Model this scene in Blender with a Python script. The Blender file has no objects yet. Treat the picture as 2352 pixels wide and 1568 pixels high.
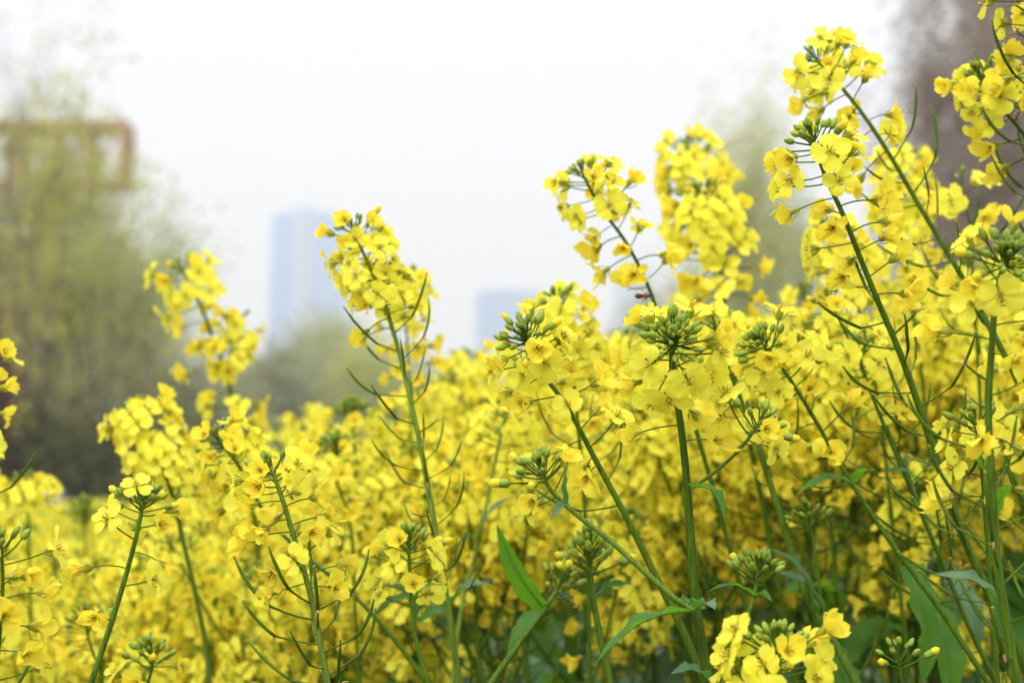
import bpy, bmesh, math, random
import numpy as np
from mathutils import Vector, Matrix

sc = bpy.context.scene
R = math.radians
rnd = random.Random(7)
HAZE_DENSITY = 0.0016

# ------------------------------------------------------------------ camera
CAM_Z = 1.15
LENS = 60.0
KX = 36.0 / LENS / 2352.0            # metres per photo pixel (2352 wide) at 1 m depth
PITCH = math.atan((1150 - 784) * KX)
cam_data = bpy.data.cameras.new("camera")
cam = bpy.data.objects.new("camera", cam_data)
sc.collection.objects.link(cam)
cam.location = (0, 0, CAM_Z)
cam.rotation_euler = (math.pi / 2 + PITCH, 0, 0)
cam_data.lens = LENS
cam_data.sensor_width = 36
cam_data.clip_start = 0.02
cam_data.clip_end = 6000
cam_data.dof.use_dof = True
cam_data.dof.focus_distance = 0.82
cam_data.dof.aperture_fstop = 8.0
cam_data.dof.aperture_blades = 9
sc.camera = cam
FWD = Vector((0, math.cos(PITCH), math.sin(PITCH)))
UPV = Vector((0, -math.sin(PITCH), math.cos(PITCH)))
RGT = Vector((1, 0, 0))


def P(px, py, d):
    """real-world point seen at photo pixel px,py at depth d metres"""
    return Vector((0, 0, CAM_Z)) + d * (FWD + RGT * ((px - 1176) * KX) - UPV * ((py - 784) * KX))


def PZ(px, d, z):
    return Vector(((px - 1176) * KX * d, d, z))


# ------------------------------------------------------------------ world
SUN_EL, SUN_AZ = 48, 208          # azimuth clockwise from +Y (camera looks along +Y)
w = bpy.data.worlds.new("World")
sc.world = w
w.use_nodes = True
nt = w.node_tree
nt.nodes.clear()
out = nt.nodes.new("ShaderNodeOutputWorld")
bg = nt.nodes.new("ShaderNodeBackground")
sky = nt.nodes.new("ShaderNodeTexSky")
sky.sky_type = 'NISHITA'
sky.sun_disc = False
sky.sun_elevation = R(SUN_EL)
sky.sun_rotation = R(SUN_AZ)
sky.air_density = 1.0
sky.dust_density = 3.0
tc = nt.nodes.new("ShaderNodeTexCoord")
sep = nt.nodes.new("ShaderNodeSeparateXYZ")
nt.links.new(tc.outputs["Generated"], sep.inputs[0])
mr = nt.nodes.new("ShaderNodeMapRange")          # cloud deck: brighter towards the zenith
mr.interpolation_type = 'SMOOTHSTEP'
mr.inputs["From Min"].default_value = 0.30
mr.inputs["From Max"].default_value = 1.0
mr.inputs["To Min"].default_value = 8.2
mr.inputs["To Max"].default_value = 22.0
nt.links.new(sep.outputs["Z"], mr.inputs["Value"])
tint = nt.nodes.new("ShaderNodeMix")
tint.data_type = 'RGBA'
mr2 = nt.nodes.new("ShaderNodeMapRange")
mr2.inputs["From Min"].default_value = 0.0
mr2.inputs["From Max"].default_value = 0.35
nt.links.new(sep.outputs["Z"], mr2.inputs["Value"])
nt.links.new(mr2.outputs[0], tint.inputs["Factor"])
tint.inputs["A"].default_value = (1.0, 0.998, 1.0, 1)
tint.inputs["B"].default_value = (1.0, 1.03, 1.075, 1)
cl = nt.nodes.new("ShaderNodeVectorMath")
cl.operation = 'SCALE'
nt.links.new(tint.outputs["Result"], cl.inputs[0])
nt.links.new(mr.outputs[0], cl.inputs["Scale"])
mix = nt.nodes.new("ShaderNodeMix")
mix.data_type = 'RGBA'
mix.inputs["Factor"].default_value = 0.93
nt.links.new(sky.outputs[0], mix.inputs["A"])
nt.links.new(cl.outputs[0], mix.inputs["B"])
nt.links.new(mix.outputs["Result"], bg.inputs["Color"])
bg.inputs["Strength"].default_value = 0.1
nt.links.new(bg.outputs[0], out.inputs[0])

sun_d = bpy.data.lights.new("sun", 'SUN')
sun_d.energy = 1.5
sun_d.angle = R(18)
sun_d.color = (1.0, 0.96, 0.9)
sun = bpy.data.objects.new("sun", sun_d)
sc.collection.objects.link(sun)
sun.rotation_euler = (R(90 - SUN_EL), 0, R(180 - SUN_AZ))
sc.view_settings.view_transform = 'Standard'
sc.view_settings.look = 'None'
sc.view_settings.exposure = 0.62
sc.view_settings.gamma = 1.0
sc.view_settings.use_curve_mapping = False
sc.cycles.use_denoising = True
sc.cycles.max_bounces = 14
sc.cycles.diffuse_bounces = 8
sc.cycles.transmission_bounces = 12
sc.cycles.transparent_max_bounces = 8
sc.cycles.volume_bounces = 0


# ------------------------------------------------------------------ materials
def new_mat(name):
    m = bpy.data.materials.new(name)
    m.use_nodes = True
    return m, m.node_tree, m.node_tree.nodes["Principled BSDF"]


def plant_mat(name, c1, c2, transl=0.0, tcol=None, rough=0.5, nscale=60.0, rand=0.15, spec=0.4, bump=0.0, stretch=None):
    """two-tone mottled diffuse/translucent material with a random tone per object"""
    m, t, b = new_mat(name)
    N, L = t.nodes, t.links
    tc = N.new("ShaderNodeTexCoord")
    nz = N.new("ShaderNodeTexNoise")
    nz.inputs["Scale"].default_value = nscale
    nz.inputs["Detail"].default_value = 3
    if stretch:
        mp = N.new("ShaderNodeMapping")
        mp.inputs["Scale"].default_value = stretch
        L.new(tc.outputs["Object"], mp.inputs["Vector"])
        L.new(mp.outputs[0], nz.inputs["Vector"])
    else:
        L.new(tc.outputs["Object"], nz.inputs["Vector"])
    rp = N.new("ShaderNodeMapRange")
    rp.inputs["From Min"].default_value = 0.35
    rp.inputs["From Max"].default_value = 0.65
    L.new(nz.outputs["Fac"], rp.inputs["Value"])
    mx = N.new("ShaderNodeMix")
    mx.data_type = 'RGBA'
    mx.inputs["A"].default_value = (*c1, 1)
    mx.inputs["B"].default_value = (*c2, 1)
    L.new(rp.outputs[0], mx.inputs["Factor"])
    oi = N.new("ShaderNodeObjectInfo")
    vr = N.new("ShaderNodeMapRange")
    vr.inputs["To Min"].default_value = 1 - rand
    vr.inputs["To Max"].default_value = 1 + rand * 0.6
    L.new(oi.outputs["Random"], vr.inputs["Value"])
    sm = N.new("ShaderNodeVectorMath")
    sm.operation = 'SCALE'
    L.new(mx.outputs["Result"], sm.inputs[0])
    L.new(vr.outputs[0], sm.inputs["Scale"])
    L.new(sm.outputs[0], b.inputs["Base Color"])
    b.inputs["Roughness"].default_value = rough
    b.inputs["Specular IOR Level"].default_value = spec
    if bump:
        bp = N.new("ShaderNodeBump")
        bp.inputs["Strength"].default_value = bump
        bp.inputs["Distance"].default_value = 0.0006
        L.new(nz.outputs["Fac"], bp.inputs["Height"])
        L.new(bp.outputs[0], b.inputs["Normal"])
    if transl:
        tr = N.new("ShaderNodeBsdfTranslucent")
        if tcol is None:
            L.new(sm.outputs[0], tr.inputs["Color"])
        else:
            tr.inputs["Color"].default_value = (*tcol, 1)
        ms = N.new("ShaderNodeMixShader")
        ms.inputs[0].default_value = transl
        L.new(b.outputs[0], ms.inputs[1])
        L.new(tr.outputs[0], ms.inputs[2])
        L.new(ms.outputs[0], t.nodes["Material Output"].inputs[0])
    return m


M = {}
M['petal'] = plant_mat('petal_yellow', (0.93, 0.86, 0.085), (0.91, 0.82, 0.06), 0.52, (0.98, 0.93, 0.09), 0.6, 300, 0.10, 0.25, 0.35)
M['petal_old'] = plant_mat('petal_deep_yellow', (0.93, 0.80, 0.065), (0.90, 0.73, 0.05), 0.48, (0.97, 0.83, 0.06), 0.6, 250, 0.14, 0.25, 0.45)
M['orange'] = plant_mat('anther_orange', (0.88, 0.62, 0.05), (0.78, 0.48, 0.04), 0.1, None, 0.7, 400, 0.1)
M['sepal'] = plant_mat('sepal_yellowgreen', (0.42, 0.44, 0.035), (0.33, 0.37, 0.03), 0.3, None, 0.5, 200, 0.15)
M['bud'] = plant_mat('bud_green', (0.31, 0.40, 0.05), (0.20, 0.29, 0.025), 0.12, None, 0.5, 220, 0.22, 0.2)
M['stalk'] = plant_mat('stalk_green', (0.09, 0.16, 0.007), (0.06, 0.115, 0.005), 0.08, None, 0.5, 120, 0.2, 0.16)
M['stem'] = plant_mat('stem_green', (0.085, 0.15, 0.006), (0.042, 0.085, 0.003), 0.0, None, 0.5, 900, 0.2, 0.16, 0.5, (1, 1, .025))
M['stem_pale'] = plant_mat('stem_pale', (0.17, 0.24, 0.035), (0.09, 0.15, 0.01), 0.0, None, 0.5, 900, 0.2, 0.18, 0.5, (1, 1, .025))
M['leaf'] = plant_mat('leaf_green', (0.08, 0.20, 0.025), (0.05, 0.14, 0.022), 0.45, (0.18, 0.44, 0.012), 0.48, 50, 0.2, 0.25, 0.4)
M['leaf_blue'] = plant_mat('leaf_waxy', (0.10, 0.19, 0.09), (0.065, 0.14, 0.06), 0.35, (0.13, 0.34, 0.03), 0.45, 50, 0.2, 0.5, 0.4)
M['midrib'] = plant_mat('leaf_midrib', (0.22, 0.32, 0.1), (0.18, 0.28, 0.08), 0.2, None, 0.5, 50, 0.1)
M['dry'] = plant_mat('withered_bits', (0.62, 0.42, 0.16), (0.45, 0.27, 0.09), 0.2, None, 0.8, 200, 0.1)


def simple_mat(name, c1, c2=None, scale=3.0, rough=0.8, metal=0.0, coord="Object"):
    m, t, b = new_mat(name)
    c2 = c2 or tuple(x * 0.8 for x in c1)
    N, L = t.nodes, t.links
    tc = N.new("ShaderNodeTexCoord")
    nz = N.new("ShaderNodeTexNoise")
    nz.inputs["Scale"].default_value = scale
    nz.inputs["Detail"].default_value = 5
    L.new(tc.outputs[coord], nz.inputs["Vector"])
    mx = N.new("ShaderNodeMix")
    mx.data_type = 'RGBA'
    mx.inputs["A"].default_value = (*c1, 1)
    mx.inputs["B"].default_value = (*c2, 1)
    L.new(nz.outputs["Fac"], mx.inputs["Factor"])
    L.new(mx.outputs["Result"], b.inputs["Base Color"])
    b.inputs["Roughness"].default_value = rough
    b.inputs["Metallic"].default_value = metal
    return m


# ------------------------------------------------------------------ mesh collector (quads only)
class MB:
    def __init__(self):
        self.V, self.F, self.Mi, self.n = [], [], [], 0
        self.mats = []

    def mi(self, key):
        if key not in self.mats:
            self.mats.append(key)
        return self.mats.index(key)

    def add(self, v, f, key):
        v = np.asarray(v, dtype=np.float64)
        f = np.asarray(f, dtype=np.int64)
        self.V.append(v)
        self.F.append(f + self.n)
        self.Mi.append(np.full(len(f), self.mi(key)))
        self.n += len(v)

    def merge(self, o, mat4):
        A = np.array(mat4)
        v, f, mi = o.arrays()
        v = v @ A[:3, :3].T + A[:3, 3]
        remap = np.array([self.mi(k) for k in o.mats])
        self.V.append(v)
        self.F.append(f + self.n)
        self.Mi.append(remap[mi])
        self.n += len(v)

    def arrays(self):
        if len(self.V) > 1:
            self.V = [np.concatenate(self.V)]
            self.F = [np.concatenate(self.F)]
            self.Mi = [np.concatenate(self.Mi)]
        return self.V[0], self.F[0], self.Mi[0]

    def grid(self, pts, key):
        """pts: array rows x cols x 3"""
        pts = np.asarray(pts)
        a, b = pts.shape[:2]
        idx = np.arange(a * b).reshape(a, b)
        f = np.stack([idx[:-1, :-1], idx[:-1, 1:], idx[1:, 1:], idx[1:, :-1]], -1).reshape(-1, 4)
        self.add(pts.reshape(-1, 3), f, key)

    def tube(self, pts, rad, key, seg=6, cap=True, ridge=0.0):
        pts = [Vector(p) for p in pts]
        n = len(pts)
        if not hasattr(rad, '__len__'):
            rad = [rad] * n
        rings = []
        t0 = (pts[1] - pts[0]).normalized()
        ref = Vector((1, 0, 0)) if abs(t0.x) < 0.8 else Vector((0, 1, 0))
        u = t0.cross(ref).normalized()
        if cap:
            pts = [pts[0]] + pts + [pts[-1]]
            rad = [1e-5] + list(rad) + [1e-5]
        n = len(pts)
        for i in range(n):
            a = pts[max(0, i - 1)]
            b = pts[min(n - 1, i + 1)]
            t = (b - a)
            if t.length < 1e-9:
                t = t0
            t = t.normalized()
            t0 = t
            u = (u - t * u.dot(t)).normalized()
            v = t.cross(u)
            ring = []
            for k in range(seg + 1):
                an = 2 * math.pi * (k % seg) / seg
                r = rad[i] * (1 + ridge * math.cos(4 * an))
                ring.append(pts[i] + u * (r * math.cos(an)) + v * (r * math.sin(an)))
            rings.append(ring[:seg])
        V = [c for r in rings for c in r]
        F = []
        for i in range(n - 1):
            for k in range(seg):
                k2 = (k + 1) % seg
                F.append((i * seg + k, i * seg + k2, (i + 1) * seg + k2, (i + 1) * seg + k))
        self.add(V, F, key)

    def box(self, lo, hi, key):
        x0, y0, z0 = lo
        x1, y1, z1 = hi
        V = [(x0, y0, z0), (x1, y0, z0), (x1, y1, z0), (x0, y1, z0), (x0, y0, z1), (x1, y0, z1), (x1, y1, z1), (x0, y1, z1)]
        F = [(0, 3, 2, 1), (4, 5, 6, 7), (0, 1, 5, 4), (1, 2, 6, 5), (2, 3, 7, 6), (3, 0, 4, 7)]
        self.add(V, F, key)

    def mesh(self, name, smooth=True):
        v, f, mi = self.arrays()
        me = bpy.data.meshes.new(name)
        me.vertices.add(len(v))
        me.vertices.foreach_set("co", v.astype(np.float32).ravel())
        me.loops.add(len(f) * 4)
        me.loops.foreach_set("vertex_index", f.astype(np.int32).ravel())
        me.polygons.add(len(f))
        me.polygons.foreach_set("loop_start", np.arange(0, len(f) * 4, 4, dtype=np.int32))
        me.polygons.foreach_set("material_index", mi.astype(np.int32))
        me.polygons.foreach_set("use_smooth", np.full(len(f), smooth))
        for k in self.mats:
            me.materials.append(M[k])
        me.update(calc_edges=True)
        me.validate()
        return me

    def build(self, name, parent=None, smooth=True):
        return put(name, self.mesh(name, smooth), parent)


col = sc.collection


def put(name, mesh, parent=None, mat=None):
    o = bpy.data.objects.new(name, mesh)
    col.objects.link(o)
    if parent is not None:
        o.parent = parent
    if mat is not None:
        o.matrix_local = mat
    return o


def empty(name, loc):
    o = bpy.data.objects.new(name, None)
    o.empty_display_size = 0.05
    o.location = loc
    col.objects.link(o)
    return o


def tag(o, label=None, cat=None, group=None, kind=None):
    for k, v in (('label', label), ('category', cat), ('group', group), ('kind', kind)):
        if v:
            o[k] = v
    return o


def bez(pts, n):
    """Catmull-Rom through points (Vectors)"""
    pts = [Vector(p) for p in pts]
    if len(pts) == 2:
        return [pts[0].lerp(pts[1], i / n) for i in range(n + 1)]
    h = [max((pts[i + 1] - pts[i]).length, 1e-6) for i in range(len(pts) - 1)]
    T = [(pts[1] - pts[0]) / h[0]]
    for i in range(1, len(pts) - 1):
        T.append(((pts[i] - pts[i - 1]) / h[i - 1] * h[i] + (pts[i + 1] - pts[i]) / h[i] * h[i - 1]) / (h[i] + h[i - 1]))
    T.append((pts[-1] - pts[-2]) / h[-1])
    res = []
    for i in range(len(pts) - 1):
        for k in range(n):
            t = k / n
            t2, t3 = t * t, t * t * t
            res.append(pts[i] * (2 * t3 - 3 * t2 + 1) + T[i] * h[i] * (t3 - 2 * t2 + t) + pts[i + 1] * (3 * t2 - 2 * t3) + T[i + 1] * h[i] * (t3 - t2))
    res.append(pts[-1])
    return res


# ------------------------------------------------------------------ flower organs (metres; organ frame: z along stalk, x towards the stem tip)
def petal(mb, base, axis, outd, side, L, W, elev, claw, rows, cols, key, r, cup=0.0, rip=0.0, twist=0.0, curl=0.0):
    """one petal: narrow claw rising along axis, then an obovate limb"""
    rw = []
    ph = r.uniform(0, 6.28)
    e = elev
    p = base.copy()
    Lc = claw
    rwc = 2 if rows > 3 else 1
    hw0 = 0.0006
    for i in range(rwc):
        q = base + axis * (Lc * i / rwc) + outd * (0.0006 * i)
        rw.append([q + side * (hw0 * v) for v in np.linspace(-1, 1, cols)])
    p = base + axis * Lc + outd * 0.0009
    notch = r.uniform(0.0, 0.09)
    for i in range(rows):
        t = i / (rows - 1)
        ang = e - curl * t * t
        dirv = outd * math.cos(ang) + axis * math.sin(ang)
        if i:
            p = p + dirv * (L / (rows - 1))
        nv = axis * math.cos(ang) - outd * math.sin(ang)
        prof = math.sqrt(max(0.0, 1 - ((t - 0.60) / 0.43) ** 2)) if t > 0.25 else 0.0
        if t <= 0.36:
            prof = max(prof, 0.16 + t * 1.55)
        hw = W / 2 * min(prof, 1.0)
        row = []
        for v in np.linspace(-1, 1, cols):
            z = cup * v * v * W * (0.3 + t) + rip * math.sin(ph + v * 4.2 + t * 3) * t * W
            sv = side * math.cos(twist * t) + nv * math.sin(twist * t)
            ext = -notch * L * (1 - abs(v)) * (t ** 6)
            row.append(p + sv * (hw * v) + nv * z + dirv * (ext + rip * 0.3 * W * math.sin(ph * 2 + 7 * v) * t ** 4))
        rw.append(row)
    mb.grid(rw, key)


def stalk_pts(L, bend, n=4):
    """stalk curving towards +x; returns points and end direction"""
    pts, p, a = [Vector((0, 0, 0))], Vector((0, 0, 0)), 0.0
    for i in range(n):
        a += bend / n
        p = p + Vector((math.sin(a), 0, math.cos(a))) * (L / n)
        pts.append(p)
    return pts, Vector((math.sin(a), 0, math.cos(a)))


def flower(seed, kind, lod, split=False, small=1.0):
    """kind: open, half, wilt. returns MB, or (petals, calyx, stamens) when split"""
    r = random.Random(seed)
    Ls = r.uniform(0.014, 0.019)
    bend = r.uniform(0.05, 0.4) if kind != 'wilt' else r.uniform(-0.7, 0.0)
    pts, ax = stalk_pts(Ls, bend, 4 if lod == 0 else 2)
    A, B, C = MB(), MB(), MB()
    if not split:
        B = C = A
    end = pts[-1]
    B.tube(pts, [0.0004] * len(pts), 'stalk', 6 if lod == 0 else 3, cap=False)
    x0 = Vector((0, 1, 0))
    y0 = ax.cross(x0).normalized()
    roll = r.uniform(0, 1.57)
    pr = 7 if lod == 0 else (4 if lod == 1 else 3)
    pc = 6 if lod == 0 else 3
    key = 'petal_old' if (kind == 'wilt' or (kind == 'half' and r.random() < 0.3)) else 'petal'
    for i in range(4):
        an = roll + i * math.pi / 2 + (0.16 if i % 2 else -0.16) + r.uniform(-0.12, 0.12)
        outd = x0 * math.cos(an) + y0 * math.sin(an)
        side = ax.cross(outd).normalized()
        if kind == 'open':
            L, W = r.uniform(0.0083, 0.0102) * small, r.uniform(0.0085, 0.0106) * small
            elev = r.uniform(0.0, 0.55)
            cup, rip, tw, curl = r.uniform(-0.16, 0.12), r.uniform(0.015, 0.075), r.uniform(-0.3, 0.3), r.uniform(-0.2, 0.9)
            claw = 0.005
        elif kind == 'half':
            L, W = r.uniform(0.0075, 0.0098) * small, r.uniform(0.0075, 0.0098)
            elev = r.uniform(0.75, 1.35)
            cup, rip, tw, curl = r.uniform(0.05, 0.22), r.uniform(0.02, 0.06), r.uniform(-0.3, 0.3), r.uniform(0.1, 0.7)
            claw = 0.004
        else:
            L, W = r.uniform(0.0085, 0.0115) * small, r.uniform(0.007, 0.0105)
            elev = r.uniform(0.5, 1.5)
            cup, rip, tw, curl = r.uniform(-0.25, 0.42), r.uniform(0.06, 0.14), r.uniform(-0.8, 0.8), r.uniform(0.1, 1.6)
            claw = 0.004
        # loose limbs sag under their own weight: frame x is towards the tip
        petal(A, end, ax, outd, side, L, W, elev, claw, pr, pc, key, r, cup, rip, tw, curl)
    for i in range(4):                       # sepals
        an = roll + math.pi / 4 + i * math.pi / 2 + r.uniform(-.1, .1)
        outd = x0 * math.cos(an) + y0 * math.sin(an)
        side = ax.cross(outd).normalized()
        sp = r.uniform(0.35, 0.75) if kind == 'open' else r.uniform(0.1, 0.5)
        rows = []
        nn = 5 if lod == 0 else 3
        for k in range(nn):
            t = k / (nn - 1)
            c = end + outd * (0.0007 + math.sin(sp) * 0.0062 * t + 0.0006 * math.sin(t * 3.1)) + ax * (0.0002 + math.cos(sp) * 0.0062 * t)
            hw = 0.0011 * math.sin(0.35 + t * 2.6)
            rows.append([c - side * hw, c + outd * 0.0004, c + side * hw] if lod == 0 else [c - side * hw, c + side * hw])
        B.grid(rows, 'sepal')
    if lod <= 1:
        for i in range(6 if lod == 0 else 3):
            an = roll + 0.4 + i * math.pi / 3 + r.uniform(-.2, .2)
            outd = x0 * math.cos(an) + y0 * math.sin(an)
            h = r.uniform(0.0065, 0.0085)
            sp = r.uniform(0.0014, 0.0024)
            a, b, c = end + outd * 0.0004, end + outd * sp * 0.7 + ax * h * 0.8, end + outd * sp + ax * h
            C.tube([a, b], [0.00016, 0.00016], 'sepal', 3 if lod else 4, cap=False)
            C.tube([b, c, c + (outd * .4 + ax) * 0.0007], [0.0003, 0.00042, 0.0002], 'orange', 4)
        C.tube([end, end + ax * 0.005, end + ax * 0.0082], [0.0006, 0.0005, 0.0004], 'bud', 5 if lod == 0 else 3)
    else:
        C.tube([end, end + ax * 0.007], [0.0008, 0.0006], 'orange', 3)
    return (A, B, C) if split else A


def bud(seed, size, lod, opening=False):
    r = random.Random(seed)
    mb = MB()
    Ls = 0.003 + size * 0.0100
    pts, ax = stalk_pts(Ls, r.uniform(0.1, 0.6), 3 if lod == 0 else 1)
    mb.tube(pts, [0.00042] * len(pts), 'stalk', 5 if lod == 0 else 3, cap=False)
    e = pts[-1]
    L = 0.0022 + size * 0.0040
    W = 0.00075 + size * 0.0009
    if lod == 0:
        ts = [0, .12, .3, .5, .7, .88, 1]
        ws = [.45, .85, 1.0, 1.0, .85, .55, .16]
        seg = 8
    else:
        ts, ws, seg = [0, .3, .7, 1], [.4, 1, .85, .2], 5
    mb.tube([e + ax * (L * t) for t in ts], [W * k for k in ws], 'bud', seg, ridge=0.07 if lod == 0 else 0)
    if opening:
        mb.tube([e + ax * (L * t) for t in (.55, .8, 1.1, 1.32)], [W * k for k in (.7, .98, .95, .3)], 'petal_old', seg, ridge=0.12)
    return mb


def pod(seed, lod):
    r = random.Random(seed)
    mb = MB()
    Ls = r.uniform(0.016, 0.023)
    pts, ax = stalk_pts(Ls, r.uniform(-0.05, 0.3), 3)
    mb.tube(pts, [0.0005, 0.00042, 0.00042, 0.0006], 'stalk', 6 if lod == 0 else 3, cap=False)
    L = r.uniform(0.016, 0.032)
    a = math.atan2(ax.x, ax.z) + r.uniform(0.1, 0.4)
    curv = r.uniform(0.2, 0.75)
    p = pts[-1]
    q, rr = [p], [0.0007]
    n = 6 if lod == 0 else 3
    for i in range(n):
        a += curv / n
        p = p + Vector((math.sin(a), r.uniform(-.06, .06), math.cos(a))) * (L / n)
        q.append(p)
        rr.append(0.00074 + 0.00006 * (i % 2) if i < n - 2 else (0.0006 if i == n - 2 else 0.00032))
    mb.tube(q, rr, 'stalk', 6 if lod == 0 else 3)
    if lod == 0:
        mb.tube([p, p + Vector((math.sin(a), 0, math.cos(a))) * 0.0008], [0.0006, 0.0005], 'sepal', 5)
        for k in range(2):                   # withered bits left at the joint
            d = Vector((-0.6 + r.uniform(-.3, .3), r.uniform(-.8, .8), r.uniform(-.2, .5)))
            j = pts[-1]
            if r.random() < 0.6:
                mb.tube([j, j + d * 0.0016, j + d * 0.0026 + Vector((-0.0012, 0, 0))], [0.0004, 0.0003, 0.0003], 'dry', 4)
    return mb


def dried(seed, lod):
    r = random.Random(seed)
    mb = MB()
    pts, ax = stalk_pts(0.012, 0.2, 2)
    mb.tube(pts, [0.0005] * 3, 'stalk', 5, cap=False)
    e = pts[-1]
    for k in range(4):
        d = (ax + Vector((r.uniform(-.8, .8), r.uniform(-.8, .8), 0))).normalized()
        mb.tube([e, e + d * 0.003, e + d * 0.0055 + Vector((-.001, 0, 0))], [0.0003, 0.0004, 0.0002], 'dry', 4)
    return mb


# meshes of the organs, shared by all the sharp plants
NV_OPEN, NV_HALF, NV_WILT, NV_POD = 14, 5, 12, 8
LIB = {0: {}, 1: {}, 2: {}}
for lod in (0, 1, 2):
    LIB[lod]['open'] = [flower(100 + i, 'open', lod) for i in range(NV_OPEN)]
    LIB[lod]['half'] = [flower(200 + i, 'half', lod) for i in range(NV_HALF)]
    LIB[lod]['wilt'] = [flower(300 + i, 'wilt', lod) for i in range(NV_WILT)]
    l1 = min(lod, 1)
    LIB[lod]['bud'] = [bud(400 + i, (i + 0.5) / 8, l1) for i in range(8)]
    LIB[lod]['opening'] = [bud(450 + i, 1.0 + .2 * i, l1, True) for i in range(2)]
    LIB[lod]['pod'] = [pod(500 + i, l1) for i in range(NV_POD)]
    LIB[lod]['dried'] = [dried(600, l1)]
SPLIT = {}
for kind, s0, nv in (('open', 100, NV_OPEN), ('half', 200, NV_HALF), ('wilt', 300, NV_WILT)):
    for i in range(nv):
        a, b, c = flower(s0 + i, kind, 0, True)
        SPLIT[kind, i] = (a.mesh('flower'), b.mesh('calyx'), c.mesh('stamens'))
MESH = {}


def organ_mesh(lod, kind, i):
    k = (lod, kind, i)
    if k not in MESH:
        nm = {'open': 'flower', 'half': 'flower', 'wilt': 'flower', 'bud': 'bud', 'opening': 'bud', 'pod': 'seed_pod', 'dried': 'withered_flower'}[kind]
        MESH[k] = LIB[lod][kind][i].mesh(nm)
    return MESH[k]


def frame(pos, z, up, s):
    z = z.normalized()
    x = up - z * up.dot(z)
    if x.length < 1e-3:
        x = Vector((1, 0, 0)) - z * z.x
    x.normalize()
    y = z.cross(x)
    m = Matrix((x, y, z)).transposed().to_4x4()
    m = m @ Matrix.Scale(s, 4)
    m.translation = pos
    return m


def along(path, s):
    """point and direction (towards the tip) at arc length s from the tip"""
    for i in range(len(path) - 1):
        seg = (path[i + 1] - path[i])
        L = seg.length
        if s <= L or i == len(path) - 2:
            return path[i] + seg * min(1.0, s / max(L, 1e-9)), -seg.normalized()
        s -= L
    return path[-1], Vector((0, 0, 1))


def raceme_organs(path, spec, r):
    """list of (kind, variant, matrix) down a flowering stem; lengths in metres"""
    res = []
    phi = r.uniform(0, 6.28)
    seq = []
    nb, nf, nw, npd = spec.get('b', 20), spec.get('f', 10), spec.get('w', 6), spec.get('p', 0)
    zb, zf, zw, zp = spec['zb'], spec['zf'], spec['zw'], spec['zp']
    for i in range(nb):
        t = (i + 0.5) / max(nb, 1)
        seq.append(('bud', t, zb * t ** 1.1, 0.12 + 1.25 * t ** 0.8))
    for i in range(nf):
        t = (i + 0.5) / max(nf, 1)
        seq.append(('open', t, zb * 0.75 + (zf - zb * .75) * t, 1.28 + 0.28 * t ** .6))
    for i in range(nw):
        t = (i + 0.5) / max(nw, 1)
        seq.append(('wilt', t, zf + (zw - zf) * t, 1.25 + 0.2 * t))
    for i in range(npd):
        t = (i + 0.5) / max(npd, 1)
        seq.append(('pod', t, zw + (zp - zw) * t, 1.3))
    hs = spec.get('hs', 1.0)
    for kind, t, s, a in seq:
        phi += 2.39996 + r.uniform(-.25, .25)
        pos, T = along(path, s)
        N = T.cross(Vector((0.3, 1, 0.1))).normalized()
        B = T.cross(N)
        a2 = a + r.uniform(-.13, .13)
        z = T * math.cos(a2) + (N * math.cos(phi) + B * math.sin(phi)) * math.sin(a2)
        up = T * 0.6 + Vector((0, 0, 0.4))
        if kind == 'bud':
            if t > 0.86 and r.random() < 0.55:
                k2, v = 'opening', r.randrange(2)
            else:
                k2, v = 'bud', min(7, int(t * 8))
            sc_ = hs * r.uniform(.9, 1.12)
        elif kind == 'open':
            k2 = 'half' if (t < 0.25 and r.random() < .4) or r.random() < .16 else 'open'
            v = r.randrange(NV_HALF if k2 == 'half' else NV_OPEN)
            sc_ = hs * r.uniform(.8, 1.08)
            z = (z + Vector((0, -0.12, 0.0))).normalized()
        elif kind == 'wilt':
            k2, v = 'wilt', r.randrange(NV_WILT)
            if r.random() < .2:
                k2, v = 'open', r.randrange(NV_OPEN)
            if r.random() < .06:
                k2, v = 'dried', 0
            sc_ = hs * r.uniform(.78, 1.1)
        else:
            k2, v = 'pod', r.randrange(NV_POD)
            if r.random() < .1:
                k2, v = 'dried', 0
            sc_ = hs * r.uniform(.85, 1.25)
        res.append((k2, v, frame(pos, z, up, sc_)))
    return res


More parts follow.
